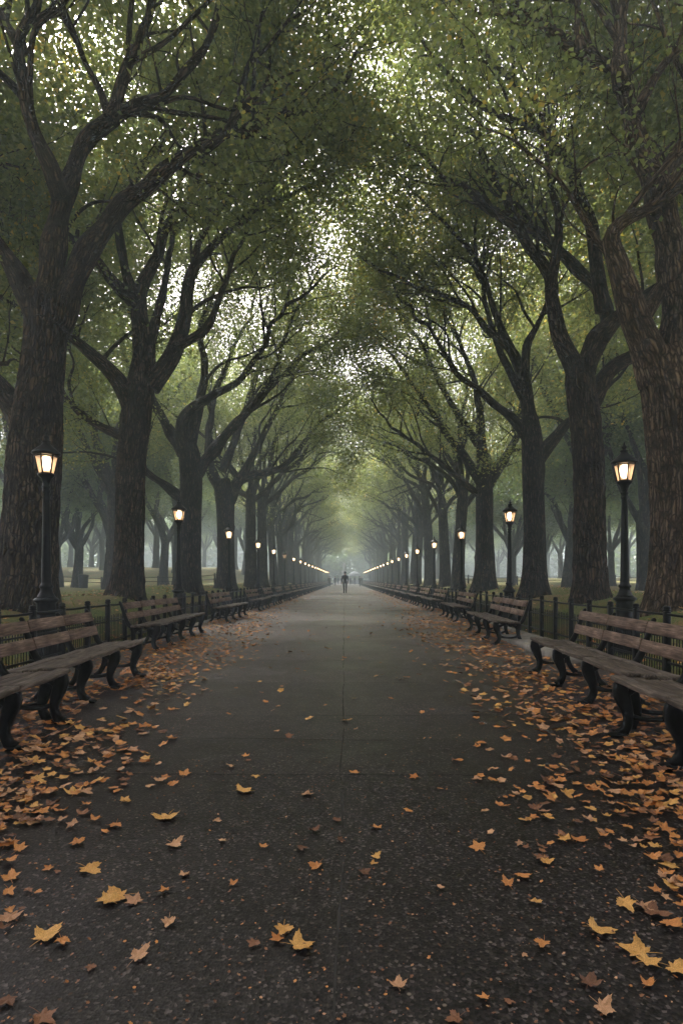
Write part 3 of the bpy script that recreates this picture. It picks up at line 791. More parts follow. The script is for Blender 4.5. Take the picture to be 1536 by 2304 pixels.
ROW = []
for side, first, group, sd in ((-1, [34.4, 40.4], GL, 'left'), (1, [29.5, 35.3], GR, 'right')):
    Y = first[0]; n = 4
    while Y < 146:
        X = side * (5.9 + random.uniform(-0.25, 0.3))
        rz = (0 if side < 0 else math.pi) + random.uniform(-0.35, 0.35)
        s_ = random.uniform(0.94, 1.08)
        if n < 9:
            lab = f'hazy tree {NUM[n]} in the {sd} row, counted from the camera'
        else:
            lab = f'small misty tree near the far end of the {sd} row'
        row_tree(random.randrange(4), X, Y, rz, (s_, s_, s_ * random.uniform(0.95, 1.06)), lab, group if n < 9 else f'far misty trees of the {sd} row')
        Y += 5.8 + random.uniform(-0.4, 0.4); n += 1
# unseen trees added beside and behind the viewpoint to shade the foreground
for X, Y, rz, k in ((-6.2, 3.5, 0.1, 3), (6.3, 3.3, math.pi + 0.1, 2), (-6.3, 0.8, 0.1, 1), (6.4, 0.6, math.pi - 0.1, 0), (-6.2, -3.5, 0.2, 2), (6.3, -3.8, math.pi, 3), (-6.1, -7.5, 0, 0), (6.1, -7.6, math.pi, 1), (-6.3, -13.5, 0.1, 3), (6.2, -13.8, math.pi, 2), (-6.0, -20, 0, 1), (6.0, -20, math.pi, 0)):
    row_tree(k, X, Y, rz, (1.12, 0.72, 1.1) if Y > 3 else (1.12, 1.12, 1.05), 'unseen tree added by the viewpoint to shade the near asphalt', 'unseen trees added by the viewpoint')

# park trees on the lawns
def park_tree(seed, h0, r0, spread, top):
    t = Tree(seed); r = t.r
    t.trunk([(0, 0, -0.15, r0 * 1.1), (0, 0, 0.7, r0), (0.1, 0, h0 * 0.6, r0 * 0.85), (0.15, 0, h0, r0 * 0.8), (0.15, 0, h0 + 0.4, r0 * 0.6)])
    a0 = r.random() * 6.28
    for i in range(6):
        a = a0 + i * 2.4
        rc = spread * r.uniform(0.6, 1.0); tp = top * r.uniform(0.65, 0.95)
        start = np.array((0.12, 0, h0 + r.uniform(-0.7, 0.3))); rr = r0 * r.uniform(0.4, 0.6)
        pts = [np.r_[start, rr]]
        for j in range(1, 6):
            q = j / 5
            pts.append(np.r_[start + np.array((math.cos(a) * rc * q + r.normal() * .2, math.sin(a) * rc * q + r.normal() * .2, (tp - h0) * (1 - (1 - q) ** 1.4))), max(rr * (1 - q), 0.02)])
        t.limb(pts)
    t.sprout(every=1.1, t0=0.3, Ls=(1.2, 2.6), nt=3, up=0.3)
    t.fill(np.array((0, 0, h0 + (top - h0) * 0.4)), np.array((spread, spread, (top - h0) * 0.6)), 420, 0.5)
    return t
PARK = [park_tree(41, 3.2, 0.36, 5.2, 12.5), park_tree(42, 2.8, 0.30, 4.8, 11.0), park_tree(43, 3.8, 0.40, 5.6, 14.0)]
proots = [None] * 3
def put_park(k, X, Y, sc, rz, label, group):
    z = float(height(np.array(float(X)), np.array(float(Y)))) - 0.03
    if proots[k] is None:
        proots[k] = PARK[k].build('park_tree', label, 'tree', group, (0, 0, 0), M_BARK2, M_FAR, per=30, sig=0.42, size=0.17)
        proots[k].location = (X, Y, z); proots[k].scale = (sc,) * 3; proots[k].rotation_euler = (0, 0, rz)
        return
    dup(proots[k], (X, Y, z), rz, (sc,) * 3, label, group)

GP = 'park trees on the lawns'
named = [(0, (175 - VPX) / F * 42, 42, 1.0, 'dark slim park tree behind the litter bin on the left lawn'),
         (2, (246 - VPX) / F * 38, 38, 0.95, 'park tree just left of the second left row trunk, on the misty lawn'),
         (2, (368 - VPX) / F * 52, 52, 1.05, 'spreading park tree on the slope just left of the second left lamp'),
         (1, (133 - VPX) / F * 40, 40, 0.95, 'park tree at the right edge of the front left trunk'),
         (0, (1276 - VPX) / F * 37, 37, 0.95, 'slim park tree between the second and third trunks of the right row'),
         (2, (1452 - VPX) / F * 29, 29, 1.0, 'thick dark park tree right behind the nearest right lamp'),
         (1, (1375 - VPX) / F * 48, 48, 1.0, 'forked park tree just left of the nearest right lamp post')]
occ = []
for k, X, Y, sc, lab in named:
    put_park(k, X, Y, sc, random.uniform(0, 6), lab, GP); occ.append((X, Y))
for side in (-1, 1):
    sd = 'left' if side < 0 else 'right'
    tries = 0; n = 0
    while n < 30 and tries < 3000:
        tries += 1
        Y = random.uniform(8, 125); X = side * random.uniform(12.5, 52)
        if Y < 70 and abs(X) / Y > 0.78: continue
        if any((X - a) ** 2 + (Y - b) ** 2 < 36 for a, b in occ): continue
        u = abs(X) / Y
        if 0.33 < u < 0.56 and Y < 62 and random.random() < 0.6: continue
        occ.append((X, Y)); n += 1
        put_park(random.randrange(3), X, Y, random.uniform(0.9, 1.25), random.uniform(0, 6), f'misty tree standing in the park woods beyond the {sd} row', f'park trees beyond the {sd} row')

# tall crowns standing behind the rows
TALL = [park_tree(46, 5.6, 0.40, 6.4, 18.5), park_tree(47, 5.0, 0.42, 6.0, 17.0)]
troots = [None] * 2
def put_tall(k, X, Y, sc, rz, label, group):
    z = float(height(np.array(float(X)), np.array(float(Y)))) - 0.03
    if troots[k] is None:
        troots[k] = TALL[k].build('park_tree', label, 'tree', group, (0, 0, 0), M_BARK2, M_CROWN, per=38, sig=0.45, size=0.15)
        troots[k].location = (X, Y, z); troots[k].scale = (sc,) * 3; troots[k].rotation_euler = (0, 0, rz)
        return
    dup(troots[k], (X, Y, z), rz, (sc,) * 3, label, group)
i = 0
for side, us, sd in ((-1, ((0.66, 12.5), (0.90, 11.8), (0.57, 14.0), (0.395, 12.2), (0.372, 16.0), (0.54, 20), (0.29, 13.0), (0.268, 18), (0.385, 24), (0.20, 17)), 'left'),
                     (1, ((0.68, 12.5), (0.92, 11.8), (0.58, 14.0), (0.425, 12.3), (0.405, 17), (0.56, 20), (0.335, 13), (0.312, 19), (0.415, 25), (0.24, 13), (0.23, 19)), 'right')):
    for u, ax in us:
        put_tall(i % 2, side * ax, ax / u, random.uniform(0.95, 1.1), random.uniform(0, 6), f'tall second row tree rising behind the {sd} row of the avenue', f'tall trees behind the {sd} row'); i += 1

# far wood that reads as one mass
def wood(name, x0, x1, y0, y1, n, hmax, size):
    X = RNG.uniform(x0, x1, n); Y = RNG.uniform(y0, y1, n)
    top = hmax * (0.65 + 0.35 * np.sin(X * 0.31 + 1.3 * np.sin(Y * 0.17)) * np.cos(Y * 0.23 + X * 0.07))
    Z = height(X, Y) + top * RNG.random(n) ** 0.8
    o = link(name, leaves_mesh(name, np.c_[X, Y, Z], size, 0.2), M_FAR)
    return o
tag(wood('far_woodland', -95, -56, 20, 150, 60000, 15, 0.85), 'misty far woodland closing the lawn on the left', 'woodland', kind='stuff')
tag(wood('far_woodland', 56, 95, 20, 150, 60000, 15, 0.85), 'misty far woodland closing the lawn on the right', 'woodland', kind='stuff')
for x0, x1, y0, y1, sd in ((-58, -11, 150, 172, 'left'), (11, 58, 150, 172, 'right')):
    tag(wood('far_woodland', x0, x1, y0, y1, 40000, 16, 0.75), f'pale misty woodland closing the view past the end of the {sd} row', 'woodland', kind='stuff')
tag(wood('far_woodland', -40, 40, -38, -27, 40000, 17, 0.6), 'dense unseen woodland added behind the viewpoint to block sky light', 'woodland', kind='stuff')  # unseen, added to keep open sky off the foreground and trunks
tag(wood('far_woodland', -60, 60, 160, 182, 60000, 20, 0.9), 'palest distant woodland behind the far end of the path', 'woodland', kind='stuff')

# ------------------------------------------------------------------ lamps
GLASS = dict(lit=None)
M_BULB = mat_emit('lamp_mantle', (1.0, 0.68, 0.38), 1.35)
M_PANE = mat_pane('lit_pane', (1.0, 0.52, 0.23), 0.072, 0.5)
M_DARKPANE = mat_pane('unlit_pane', (1.0, 0.62, 0.34), 0.06, 0.5)

def make_lamp(label, group):
    t = thing('street_lamp', label, 'street lamp', group=group)
    b = MB()
    b.lathe([(0.225, -0.15), (0.225, 0.10), (0.20, 0.13), (0.165, 0.18), (0.15, 0.24), (0.145, 0.46), (0.155, 0.50), (0.175, 0.52), (0.175, 0.55), (0.15, 0.575), (0.135, 0.62), (0.125, 0.78), (0.135, 0.80), (0.165, 0.825), (0.168, 0.85), (0.14, 0.872)], n=8, phase=math.pi / 8)
    child('pedestal', b.mesh('pedestal'), M_IRON, t)
    b = MB()
    b.lathe([(0.135, 0.868), (0.11, 0.90), (0.085, 0.95), (0.075, 1.0), (0.09, 1.02), (0.09, 1.04), (0.07, 1.06), (0.066, 1.10), (0.058, 1.5), (0.05, 2.0), (0.044, 2.34), (0.052, 2.355), (0.055, 2.375), (0.05, 2.39), (0.046, 2.41), (0.056, 2.43), (0.058, 2.44), (0.045, 2.455), (0.05, 2.50), (0.066, 2.55), (0.10, 2.585), (0.112, 2.60), (0.112, 2.613)], n=24)
    child('post', b.mesh('post', smooth=False), M_IRON, t)
    lan = MB()
    n = 6
    rb, rt, zb, zt = 0.098, 0.152, 2.615, 2.885
    for k in range(n):
        a = 2 * math.pi * (k + 0.5) / n
        p0 = np.array((rb * math.cos(a), rb * math.sin(a), zb)); p1 = np.array((rt * math.cos(a), rt * math.sin(a), zt))
        lan.tube([p0, (p0 + p1) / 2, p1], [0.011] * 3, n=6)
    for z, r, w in ((2.622, 0.105, 0.008), (2.865, 0.152, 0.010)):
        for k in range(n):
            a0 = 2 * math.pi * (k + 0.5) / n; a1 = 2 * math.pi * (k + 1.5) / n
            lan.tube([(r * math.cos(a0), r * math.sin(a0), z), (r * math.cos((a0 + a1) / 2) * math.cos(math.pi / n), r * math.sin((a0 + a1) / 2) * math.cos(math.pi / n), z), (r * math.cos(a1), r * math.sin(a1), z)], [w] * 3, n=6)
    lt = child('lantern', lan.mesh('lantern'), M_IRON, t)
    rf = MB()
    rf.lathe([(0.150, 2.880), (0.192, 2.895), (0.196, 2.908), (0.186, 2.925), (0.15, 2.955), (0.115, 2.985), (0.075, 3.02), (0.055, 3.045), (0.05, 3.06), (0.06, 3.072), (0.06, 3.08), (0.03, 3.09), (0.022, 3.105), (0.036, 3.125), (0.036, 3.14), (0.02, 3.155), (0.012, 3.18), (0.003, 3.215)], n=12, phase=0.26)
    child('roof', rf.mesh('roof'), M_IRON, lt)
    pn = MB()
    for k in range(n):
        a0 = 2 * math.pi * (k + 0.5) / n; a1 = 2 * math.pi * (k + 1.5) / n
        e = 0.985
        V = []
        for rr, z in ((rb * e, zb + 0.012), (rt * e, zt - 0.012)):
            V += [(rr * math.cos(a0), rr * math.sin(a0), z), (rr * math.cos(a1), rr * math.sin(a1), z)]
        pn.add(V, quads=[(0, 1, 3, 2)])
    child('glass', pn.mesh('glass'), M_PANE, lt)
    bb = MB()
    bb.lathe([(0.02, 2.665), (0.045, 2.69), (0.06, 2.74), (0.066, 2.80), (0.055, 2.85), (0.03, 2.868)], n=12)
    child('mantle', bb.mesh('mantle', smooth=True), M_BULB, lt)
    bb = MB()
    bb.lathe([(0.05, 2.612), (0.035, 2.63), (0.022, 2.662)], n=10)
    child('burner', bb.mesh('burner'), M_IRON, lt)
    return t

lamp0 = None
GLAMP = 'street lamps along the path'
for side, y0, step, sd in ((-1, 8.15, 6.45, 'left'), (1, 8.75, 6.25, 'right')):
    for i in range(21):
        Y = y0 + step * i
        if i == 0: lab = f'lit lantern post before the {"massive front left trunk" if side < 0 else "lawn by the front right trunk"}, nearest on the {sd}'
        elif i == 5 and side < 0: lab = 'unlit dark lantern post, the only lamp not glowing, in the left line'
        elif i < 8: lab = f'glowing lantern post, {NUM[i]} lamp of the {sd} line counted from the camera'
        else: lab = f'tiny glowing lamp in the far bright string of lamps on the {sd}'
        X = side * (4.22 + (random.uniform(-0.04, 0.04) if i > 1 else 0))
        z = float(height(np.array(X), np.array(Y)))
        g = GLAMP if i < 8 else f'far string of lamps on the {sd}'
        if lamp0 is None:
            lamp0 = make_lamp(lab, g); o = lamp0
            o.location = (X, Y, 0.02)
        else:
            o = dup(lamp0, (X, Y, 0.02), random.uniform(-0.12, 0.12), None, lab, g)
            o.rotation_euler[0] = random.uniform(-0.009, 0.009); o.rotation_euler[1] = random.uniform(-0.009, 0.009)
        if i == 5 and side < 0:
            for ch in KIDS[o]:
                for gch in KIDS.get(ch, []):
                    if gch.name.startswith(('glass', 'mantle')):
                        gch.data = gch.data.copy(); gch.data.materials.clear()
                        gch.data.materials.append(M_DARKPANE if gch.name.startswith('glass') else M_CONC)

# ------------------------------------------------------------------ fences
XF = 3.86
def make_fence(side, y0, y1, step, label):
    t = thing('iron_fence', label, 'fence', (side * XF, y0, 0))
    p = MB()
    p.box((-0.034, -0.034, -0.1), (0.034, 0.034, 0.77), bev=0.010)
    p.lathe([(0.047, 0.771), (0.047, 0.785), (0.036, 0.792), (0.043, 0.806), (0.038, 0.823), (0.018, 0.832)], n=10)
    post_me = p.mesh('post')
    q = MB()
    k = int(step / 0.058)
    for j in range(k):
        y = (j + 0.5) * step / k + random.uniform(-0.004, 0.004)
        q.tube([(side * 0.07, y, 0.0), (side * 0.07, y, 0.3), (side * 0.07 + random.uniform(-.004, .004), y + random.uniform(-.004, .004), 0.56 + random.uniform(-.01, .01))], [0.0065] * 3, n=5)
    q.tube([(side * 0.07, 0, 0.12), (side * 0.07, step, 0.12)], [0.007] * 2, n=5)
    q.tube([(side * 0.07, 0, 0.50), (side * 0.07, step, 0.50)], [0.007] * 2, n=5)
    pan_me = q.mesh('picket_panel')
    n = int((y1 - y0) / step)
    rest_p, rest_q = [], []
    for i in range(n):
        if i < 98:
            o = child('post', post_me, M_IRON, t); o.location = (0, i * step, 0); o.rotation_euler = (0, random.uniform(-.012, .012), 0)
            o = child('picket_panel', pan_me, M_IRON, t); o.location = (0, i * step, 0)
        else:
            rest_p.append(i * step)
    if rest_p:
        m2 = MB()
        for y in rest_p:
            m2.box((-0.034, y - 0.034, -0.1), (0.034, y + 0.034, 0.80))
        o = child('post', m2.mesh('posts'), M_IRON, t); o['kind'] = 'stuff'
    for z, r in ((0.735, 0.017), (0.47, 0.013), (0.16, 0.013)):
        yy = np.arange(0, n * step + 0.01, step / 2)
        xx = np.array([(0.004 * math.sin(y * 1.7)) for y in yy])
        zz = z + 0.004 * np.sin(yy * 2.1) - 0.006 * (np.arange(len(yy)) % 2)
        m2 = MB(); m2.tube(np.c_[xx, yy, zz], [r] * len(yy), n=6)
        child('rail', m2.mesh('rail', smooth=True), M_IRON, t)
    return t
make_fence(-1, 4.93, 140, 0.74, 'black iron post and rail fence with pickets along the left edge of the path')
make_fence(1, 4.75, 140, 0.74, 'black iron post and rail fence with pickets along the right edge of the path')

def lawn_fence(x0, x1, Y, label):
    t = thing('lawn_fence', label, 'fence', (0, 0, 0))
    xs = np.arange(x0, x1, 2.2)
    for x in xs:
        m2 = MB(); z = float(height(np.array(x), np.array(Y)))
        m2.box((x - 0.06, Y - 0.06, z - 0.15), (x + 0.06, Y + 0.06, z + 0.85), bev=0.02)
        child('post', m2.mesh('post'), M_IRON, t)
    for h in (0.72, 0.40):
        m2 = MB(); xx = np.linspace(x0 - 0.5, x1 + 0.3, 40)
        m2.tube(np.c_[xx, np.full(40, Y), height(xx, np.full(40, Y)) + h], [0.03] * 40, n=6)
        child('rail', m2.mesh('rail'), M_IRON, t)
lawn_fence(-30, -9.5, 45.0, 'low dark two-rail fence across the misty left lawn')
lawn_fence(11, 30, 52.0, 'low dark two-rail fence across the misty right lawn')

# litter bin
X, Y = (188 - VPX) / F * 40, 40.0
t = thing('litter_bin', 'dark litter bin standing on the left lawn before the low fence', 'litter bin', (X, Y, float(height(np.array(X), np.array(Y)))))
b = MB(); b.lathe([(0.27, 0.0), (0.29, 0.05), (0.32, 0.75), (0.35, 0.78), (0.35, 0.82)], n=18); child('bin_body', b.mesh('bin_body'), M_IRON, t)
b = MB(); b.lathe([(0.36, 0.823), (0.37, 0.86), (0.26, 0.93), (0.1, 0.96)], n=18); child('lid', b.mesh('lid'), M_IRON, t)

# ------------------------------------------------------------------ benches
def sweep(mb, pts, th):
    """bar of cast iron in the x-z plane; pts = (depth, z, width)"""
    P = crom([np.r_[p[0], 0, p[1], p[2]] for p in pts], 0.03)
    mb.tube(P[:, :3], [(th, w / 2) for w in P[:, 3]], n=8, ell=(0, 1, 0), sq=True)

def bench_frame():
    m_ = MB()
    th = 0.028
    sweep(m_, [(0.07, 0.40, 0.06), (0.03, 0.375, 0.10), (0.04, 0.30, 0.115), (0.075, 0.20, 0.085), (0.088, 0.12, 0.066), (0.06, 0.05, 0.072), (0.025, 0.015, 0.10)], th)
    m_.box((-0.055, -0.038, 0.0), (0.075, 0.038, 0.032), bev=0.01)
    sweep(m_, [(0.43, 0.38, 0.08), (0.41, 0.28, 0.075), (0.42, 0.17, 0.06), (0.47, 0.07, 0.055), (0.52, 0.02, 0.07)], th)
    m_.box((0.465, -0.036, 0.0), (0.585, 0.036, 0.03), bev=0.01)
    sweep(m_, [(0.02, 0.405, 0.03), (0.15, 0.392, 0.04), (0.32, 0.372, 0.045), (0.45, 0.385, 0.06), (0.51, 0.46, 0.06), (0.555, 0.58, 0.05), (0.595, 0.70, 0.042), (0.622, 0.775, 0.035), (0.635, 0.79, 0.03)], th * 0.95)
    sweep(m_, [(0.075, 0.16, 0.05), (0.17, 0.135, 0.035), (0.27, 0.128, 0.032), (0.36, 0.14, 0.035), (0.425, 0.17, 0.05)], th * 0.8)
    sweep(m_, [(0.05, 0.30, 0.06), (0.12, 0.345, 0.04), (0.22, 0.362, 0.03)], th * 0.8)
    sweep(m_, [(0.42, 0.25, 0.06), (0.36, 0.33, 0.04), (0.28, 0.362, 0.03)], th * 0.8)
    return m_.mesh('leg_frame', smooth=True)
FRAME_ME = bench_frame()

BENCHES = {}
def make_bench(nspan, span, label, group):
    """front edge at x=0 facing -x, back at +x, runs along +y"""
    t = thing('park_bench', label, 'bench', group=group)
    L = nspan * span
    st = MB()
    rr = random.Random(nspan * 100 + int(span * 50))
    dep = [(-0.012, 0.094), (0.110, 0.213), (0.229, 0.330), (0.346, 0.440)]
    hz = [0.420, 0.408, 0.394, 0.392]
    for (a, b_), z in zip(dep, hz):
        for k in range(0, nspan):
            y0 = k * span - (0.06 if k == 0 else -0.003); y1 = (k + 1) * span + (0.06 if k == nspan - 1 else -0.003)
            dz = rr.uniform(-0.004, 0.004)
            nn = 9
            V = []
            for j in range(nn):
                yy_ = y0 + (y1 - y0) * j / (nn - 1)
                w1 = rr.uniform(-0.004, 0.004); w2 = rr.uniform(-0.004, 0.004)
                sag = -0.010 * math.sin(math.pi * j / (nn - 1))
                ring = [(a + w1 + 0.006, z - 0.018), (b_ + w2 - 0.006, z - 0.018), (b_ + w2, z - 0.010), (b_ + w2, z + 0.012), (b_ + w2 - 0.008, z + 0.019), (a + w1 + 0.008, z + 0.019), (a + w1, z + 0.012), (a + w1, z - 0.010)]
                V += [(x_, yy_, z_ + dz + sag + rr.uniform(-.001, .001)) for x_, z_ in ring]
            Q = [(j * 8 + i, (j + 1) * 8 + i, (j + 1) * 8 + (i + 1) % 8, j * 8 + (i + 1) % 8) for j in range(nn - 1) for i in range(8)]
            st.add(V, quads=Q, polys=[list(range(8)), list(range((nn - 1) * 8 + 7, (nn - 1) * 8 - 1, -1))])
    child('seat', st.mesh('seat'), M_SEAT, t)
    bk = MB()
    for (x, z) in ((0.516, 0.555), (0.570, 0.715)):
        for k in range(nspan):
            y0 = k * span + 0.012; y1 = (k + 1) * span - 0.012
            tl = math.radians(-16 + rr.uniform(-2, 2))
            c, s_ = math.cos(tl), math.sin(tl)
            M = np.eye(4); M[0, 0] = c; M[0, 2] = -s_; M[2, 0] = s_; M[2, 2] = c; M[:3, 3] = (x, 0, z + rr.uniform(-.005, .005))
            bk.box((-0.015, y0, -0.055), (0.013, y1, 0.055), M, bev=0.006)
    child('backrest', bk.mesh('backrest'), M_BACK, t)
    for k in range(nspan + 1):
        o = child('leg_frame', FRAME_ME, M_IRON, t)
        o.location = (0, k * span, 0)
    BENCHES[(nspan, span)] = t
    return t

def put_bench(nspan, span, side, X, Y0, X1, label, group):
    """front feet run from (X, Y0) to (X1, Y0+L)"""
    L = nspan * span
    if side > 0: loc, rz = (X, Y0, 0), math.atan2(-(X1 - X), L)
    else: loc, rz = (X1, Y0 + L, 0), math.pi + math.atan2(-(X1 - X), L)
    b0 = BENCHES.get((nspan, span))
    if b0 is None:
        b0 = make_bench(nspan, span, label, group)
        b0.location = loc; b0.rotation_euler = (0, 0, rz)
        return b0
    return dup(b0, loc, rz, None, label, group)
GBL, GBR = 'benches along the left edge', 'benches along the right edge'
put_bench(3, 0.72, 1, 1.90, 2.06, 1.97, 'wooden bench at the right frame edge, nearest of all, showing its broad planked seat', GBR)
put_bench(3, 0.88, 1, 2.14, 4.44, 2.28, 'long bench second on the right, with pale brown backrest slats before the concrete slab', GBR)
put_bench(3, 0.93, 1, 2.60, 10.15, 2.72, 'bench third on the right, below the second right lamp', GBR)
put_bench(3, 0.93, 1, 2.92, 15.6, 3.02, 'dark bench fourth on the right, left of the third bench', GBR)
put_bench(3, 0.72, -1, -2.14, 2.44, -2.23, 'wooden bench at the left frame edge, nearest on the left, seat running out of frame', GBL)
put_bench(3, 0.72, -1, -2.36, 4.66, -2.42, 'long bench second on the left, with weathered two-slat backrests before the first left lamp', GBL)
put_bench(4, 0.78, -1, -3.02, 9.35, -3.06, 'bench third on the left, with four backrest bays against the fence', GBL)
put_bench(3, 0.93, -1, -3.10, 15.4, -3.10, 'bench fourth on the left, below the third left lamp', GBL)
for side, group, sd in ((-1, GBL, 'left'), (1, GBR, 'right')):
    Y = 21.0 if side < 0 else 20.9
    n = 4
    while Y < 140:
        lab = f'small dark bench {NUM[n]} on the {sd}, counted from the camera' if n < 8 else f'tiny dark bench far down the {sd} edge of the path'
        put_bench(3, 0.93, side, side * 3.08, Y, side * 3.08, lab, group if n < 8 else f'far benches on the {sd}')
        Y += 4.4; n += 1

mb = MB(); mb.box((2.92, 7.7, -0.02), (3.52, 11.0, 0.11), bev=0.018)
o = link('concrete_slab', mb.mesh('concrete_slab'), M_CONC); tag(o, 'low concrete slab with orange leaves behind the second right bench', 'slab')

# ------------------------------------------------------------------ fallen leaves
def leaf_mesh(seed, n_l=5):
    r = random.Random(seed)
    pts = []
    lobes = [(-128, 0.52), (-62, 0.86), (0, 1.0), (62, 0.86), (128, 0.52)]
    seq = []
    for i, (a, R) in enumerate(lobes):
        R *= r.uniform(0.88, 1.1); a += r.uniform(-6, 6)
        seq += [(a - 19, R * 0.64), (a - 12, R * 0.80), (a - 5, R * 0.80), (a, R), (a + 5, R * 0.80), (a + 12, R * 0.80), (a + 19, R * 0.64)]
        if i < 4:
            a2 = lobes[i + 1][0]
            seq.append(((a + a2) / 2, 0.50 * r.uniform(0.9, 1.1)))
    seq.append((180, 0.16))
    V = [(0, 0, 0)]
    k1, k2, k3 = r.uniform(0.05, 0.22), r.uniform(-0.05, 0.2), r.uniform(0, 6)
    def zf(x, y, rad, a):
        return k1 * rad * rad * (0.5 + 0.5 * math.cos(2 * a + k3)) + k2 * x * x + 0.06 * math.sin(5 * a + k3) * rad
    ring = []
    for a, R in seq:
        A = math.radians(a + 90)
        x, y = R * math.cos(A), R * math.sin(A)
        ring.append((x, y, zf(x, y, R, A)))
    mid = [(x * 0.55, y * 0.55, zf(x * .55, y * .55, math.hypot(x, y) * 0.55, math.atan2(y, x)) - 0.01) for x, y, z in ring]
    k = len(ring)
    V += mid + ring
    T = [(0, 1 + i, 1 + (i + 1) % k) for i in range(k)]
    Q = [(1 + i, 1 + k + i, 1 + k + (i + 1) % k, 1 + (i + 1) % k) for i in range(k)]
    b = len(V)
    c = r.uniform(-0.25, 0.25)
    V += [(-0.018, -0.14, 0.01), (0.018, -0.14, 0.01), (c * 0.5 + 0.014, -0.5, 0.05), (c * 0.5 - 0.014, -0.5, 0.05), (c + 0.012, -0.8, 0.06), (c - 0.012, -0.8, 0.06)]
    Q += [(b, b + 1, b + 2, b + 3), (b + 3, b + 2, b + 4, b + 5)]
    V = np.array(V, float); V[:, 2] -= V[:, 2].min()
    return V, T, Q
LV = [leaf_mesh(s) for s in range(6)]
def leaf_lo(seed):
    r = random.Random(seed + 50)
    ring = []
    for a, R in [(-150, 0.3), (-125, 0.62), (-95, 0.52), (-62, 0.92), (-30, 0.62), (0, 1.0), (30, 0.62), (62, 0.92), (95, 0.52), (125, 0.62), (150, 0.3)]:
        A = math.radians(a + 90); R *= r.uniform(0.85, 1.15)
        ring.append((R * math.cos(A), R * math.sin(A), r.uniform(0.0, 0.28) * R))
    V = np.array([(0, 0, 0.0)] + ring)
    T = [(0, 1 + i, 1 + (i + 1) % 11) for i in range(11)]
    V[:, 2] -= V[:, 2].min()
    return V, T
LLO = [leaf_lo(s) for s in range(6)]

LIST = []   # x, y, scale, colour, tilt, rot, label
hand = [(545, 1783, 'golden', 58, 'pale orange leaf alone left of the centre crack, just before the nearest cross crack'),
        (686, 1790, 'tan', 46, 'tan leaf nearest the left side of the centre crack below the nearest cross crack'),
        (378, 1840, 'golden', 70, 'broad light orange leaf alone on the asphalt, left of centre'),
        (165, 1788, 'golden', 64, 'curled golden leaf standing up on the left asphalt'),
        (260, 1860, 'orange', 50, 'orange leaf below the broad light one on the left'),
        (197, 1958, 'golden', 66, 'golden orange leaf with a raised lobe at left middle'),
        (268, 2022, 'golden', 92, 'large golden leaf on top of a pair at the left'),
        (245, 2034, 'golden', 74, 'golden leaf tucked under the large golden one at left'),
        (305, 2032, 'tan', 62, 'tan leaf at the right end of the overlapping cluster on the left'),
        (24, 2065, 'tan', 72, 'tan leaf at the left frame edge, above the front left pair'),
        (100, 2114, 'golden', 92, 'large orange leaf of the front left pair'),
        (138, 2124, 'orange', 62, 'smaller orange leaf tucked beside the large one at front left'),
        (308, 2160, 'tan', 76, 'brownish tan leaf lying at lower left of centre'),
        (668, 2132, 'golden', 86, 'large golden leaf nearest the centre crack in the foreground'),
        (638, 2093, 'golden', 56, 'small golden leaf just above the large one by the centre crack'),
        (380, 2078, 'tan', 52, 'tan leaf alone at left centre of the foreground'),
        (373, 2008, 'orange', 44, 'small orange leaf right of the overlapping left cluster'),
        (95, 2292, 'brown', 96, 'dark tan leaf cut by the bottom frame edge at left'),
        (20, 2255, 'brown', 70, 'brown leaf in the bottom left corner'),
        (572, 2126, 'brown', 42, 'small dull brown leaf left of the large golden one by the crack'),
        (205, 2178, 'brown', 34, 'small brown leaf between the front left pair and the tan leaf'),
        (1076, 1912, 'orange', 58, 'orange brown leaf alone right of the centre crack'),
        (1170, 1975, 'orange', 58, 'orange leaf with upturned lobe at right centre'),
        (1218, 1930, 'brown', 50, 'dark curled leaf at right, above the upturned orange one'),
        (1405, 2034, 'golden', 84, 'bright golden leaf lying flat on the right foreground'),
        (1338, 2098, 'golden', 92, 'large golden leaf with dark underside edge at right foreground'),
        (1222, 2127, 'orange', 56, 'small orange leaf left of the large golden one at right foreground'),
        (1442, 2148, 'golden', 92, 'golden leaf upper of the overlapping pair at lower right'),
        (1452, 2172, 'golden', 78, 'golden leaf lower of the overlapping pair at lower right'),
        (1516, 2186, 'golden', 80, 'golden leaf at the right frame edge near the bottom'),
        (1462, 2055, 'brown', 76, 'brown leaf right of the bright flat golden one'),
        (1504, 2086, 'orange', 76, 'reddish tan leaf at the right frame edge, above the golden pair'),
        (1512, 1952, 'golden', 64, 'yellow orange leaf at right frame edge, level with the upturned leaf'),
        (1324, 2220, 'brown', 70, 'brown leaf near the bottom right, below the golden pair'),
        (1456, 2220, 'orange', 58, 'crumpled orange leaf at bottom right'),
        (1352, 2272, 'tan', 66, 'dull tan leaf near the bottom right corner'),
        (1140, 2258, 'brown', 36, 'tiny dark curled leaf at the bottom, right of the centre crack'),
        (1028, 2296, 'brown', 52, 'rust leaf cut by the bottom frame edge right of the centre crack'),
        (1104, 1736, 'tan', 48, 'tan leaf touching the right end of the nearest cross crack'),
        (415, 1745, 'orange', 42, 'reddish leaf on the left half of the nearest cross crack'),
        (484, 1850, 'tan', 30, 'small tan leaf right of the broad light orange one'),
        (390, 1903, 'tan', 50, 'twisted tan leaf left of centre in the middle foreground'),
        (412, 1973, 'tan', 38, 'small crumpled tan leaf below the twisted one')]
for px, py, col, w, lab in hand:
    Y = CAM_H * F / (py - VPY); X = (px - VPX) / F * Y
    LIST.append([X, Y, w / F * Y / 1.75, col, RNG.normal(0, 0.10), RNG.uniform(0, 6.28), lab, RNG.uniform(0.0, 0.004)])

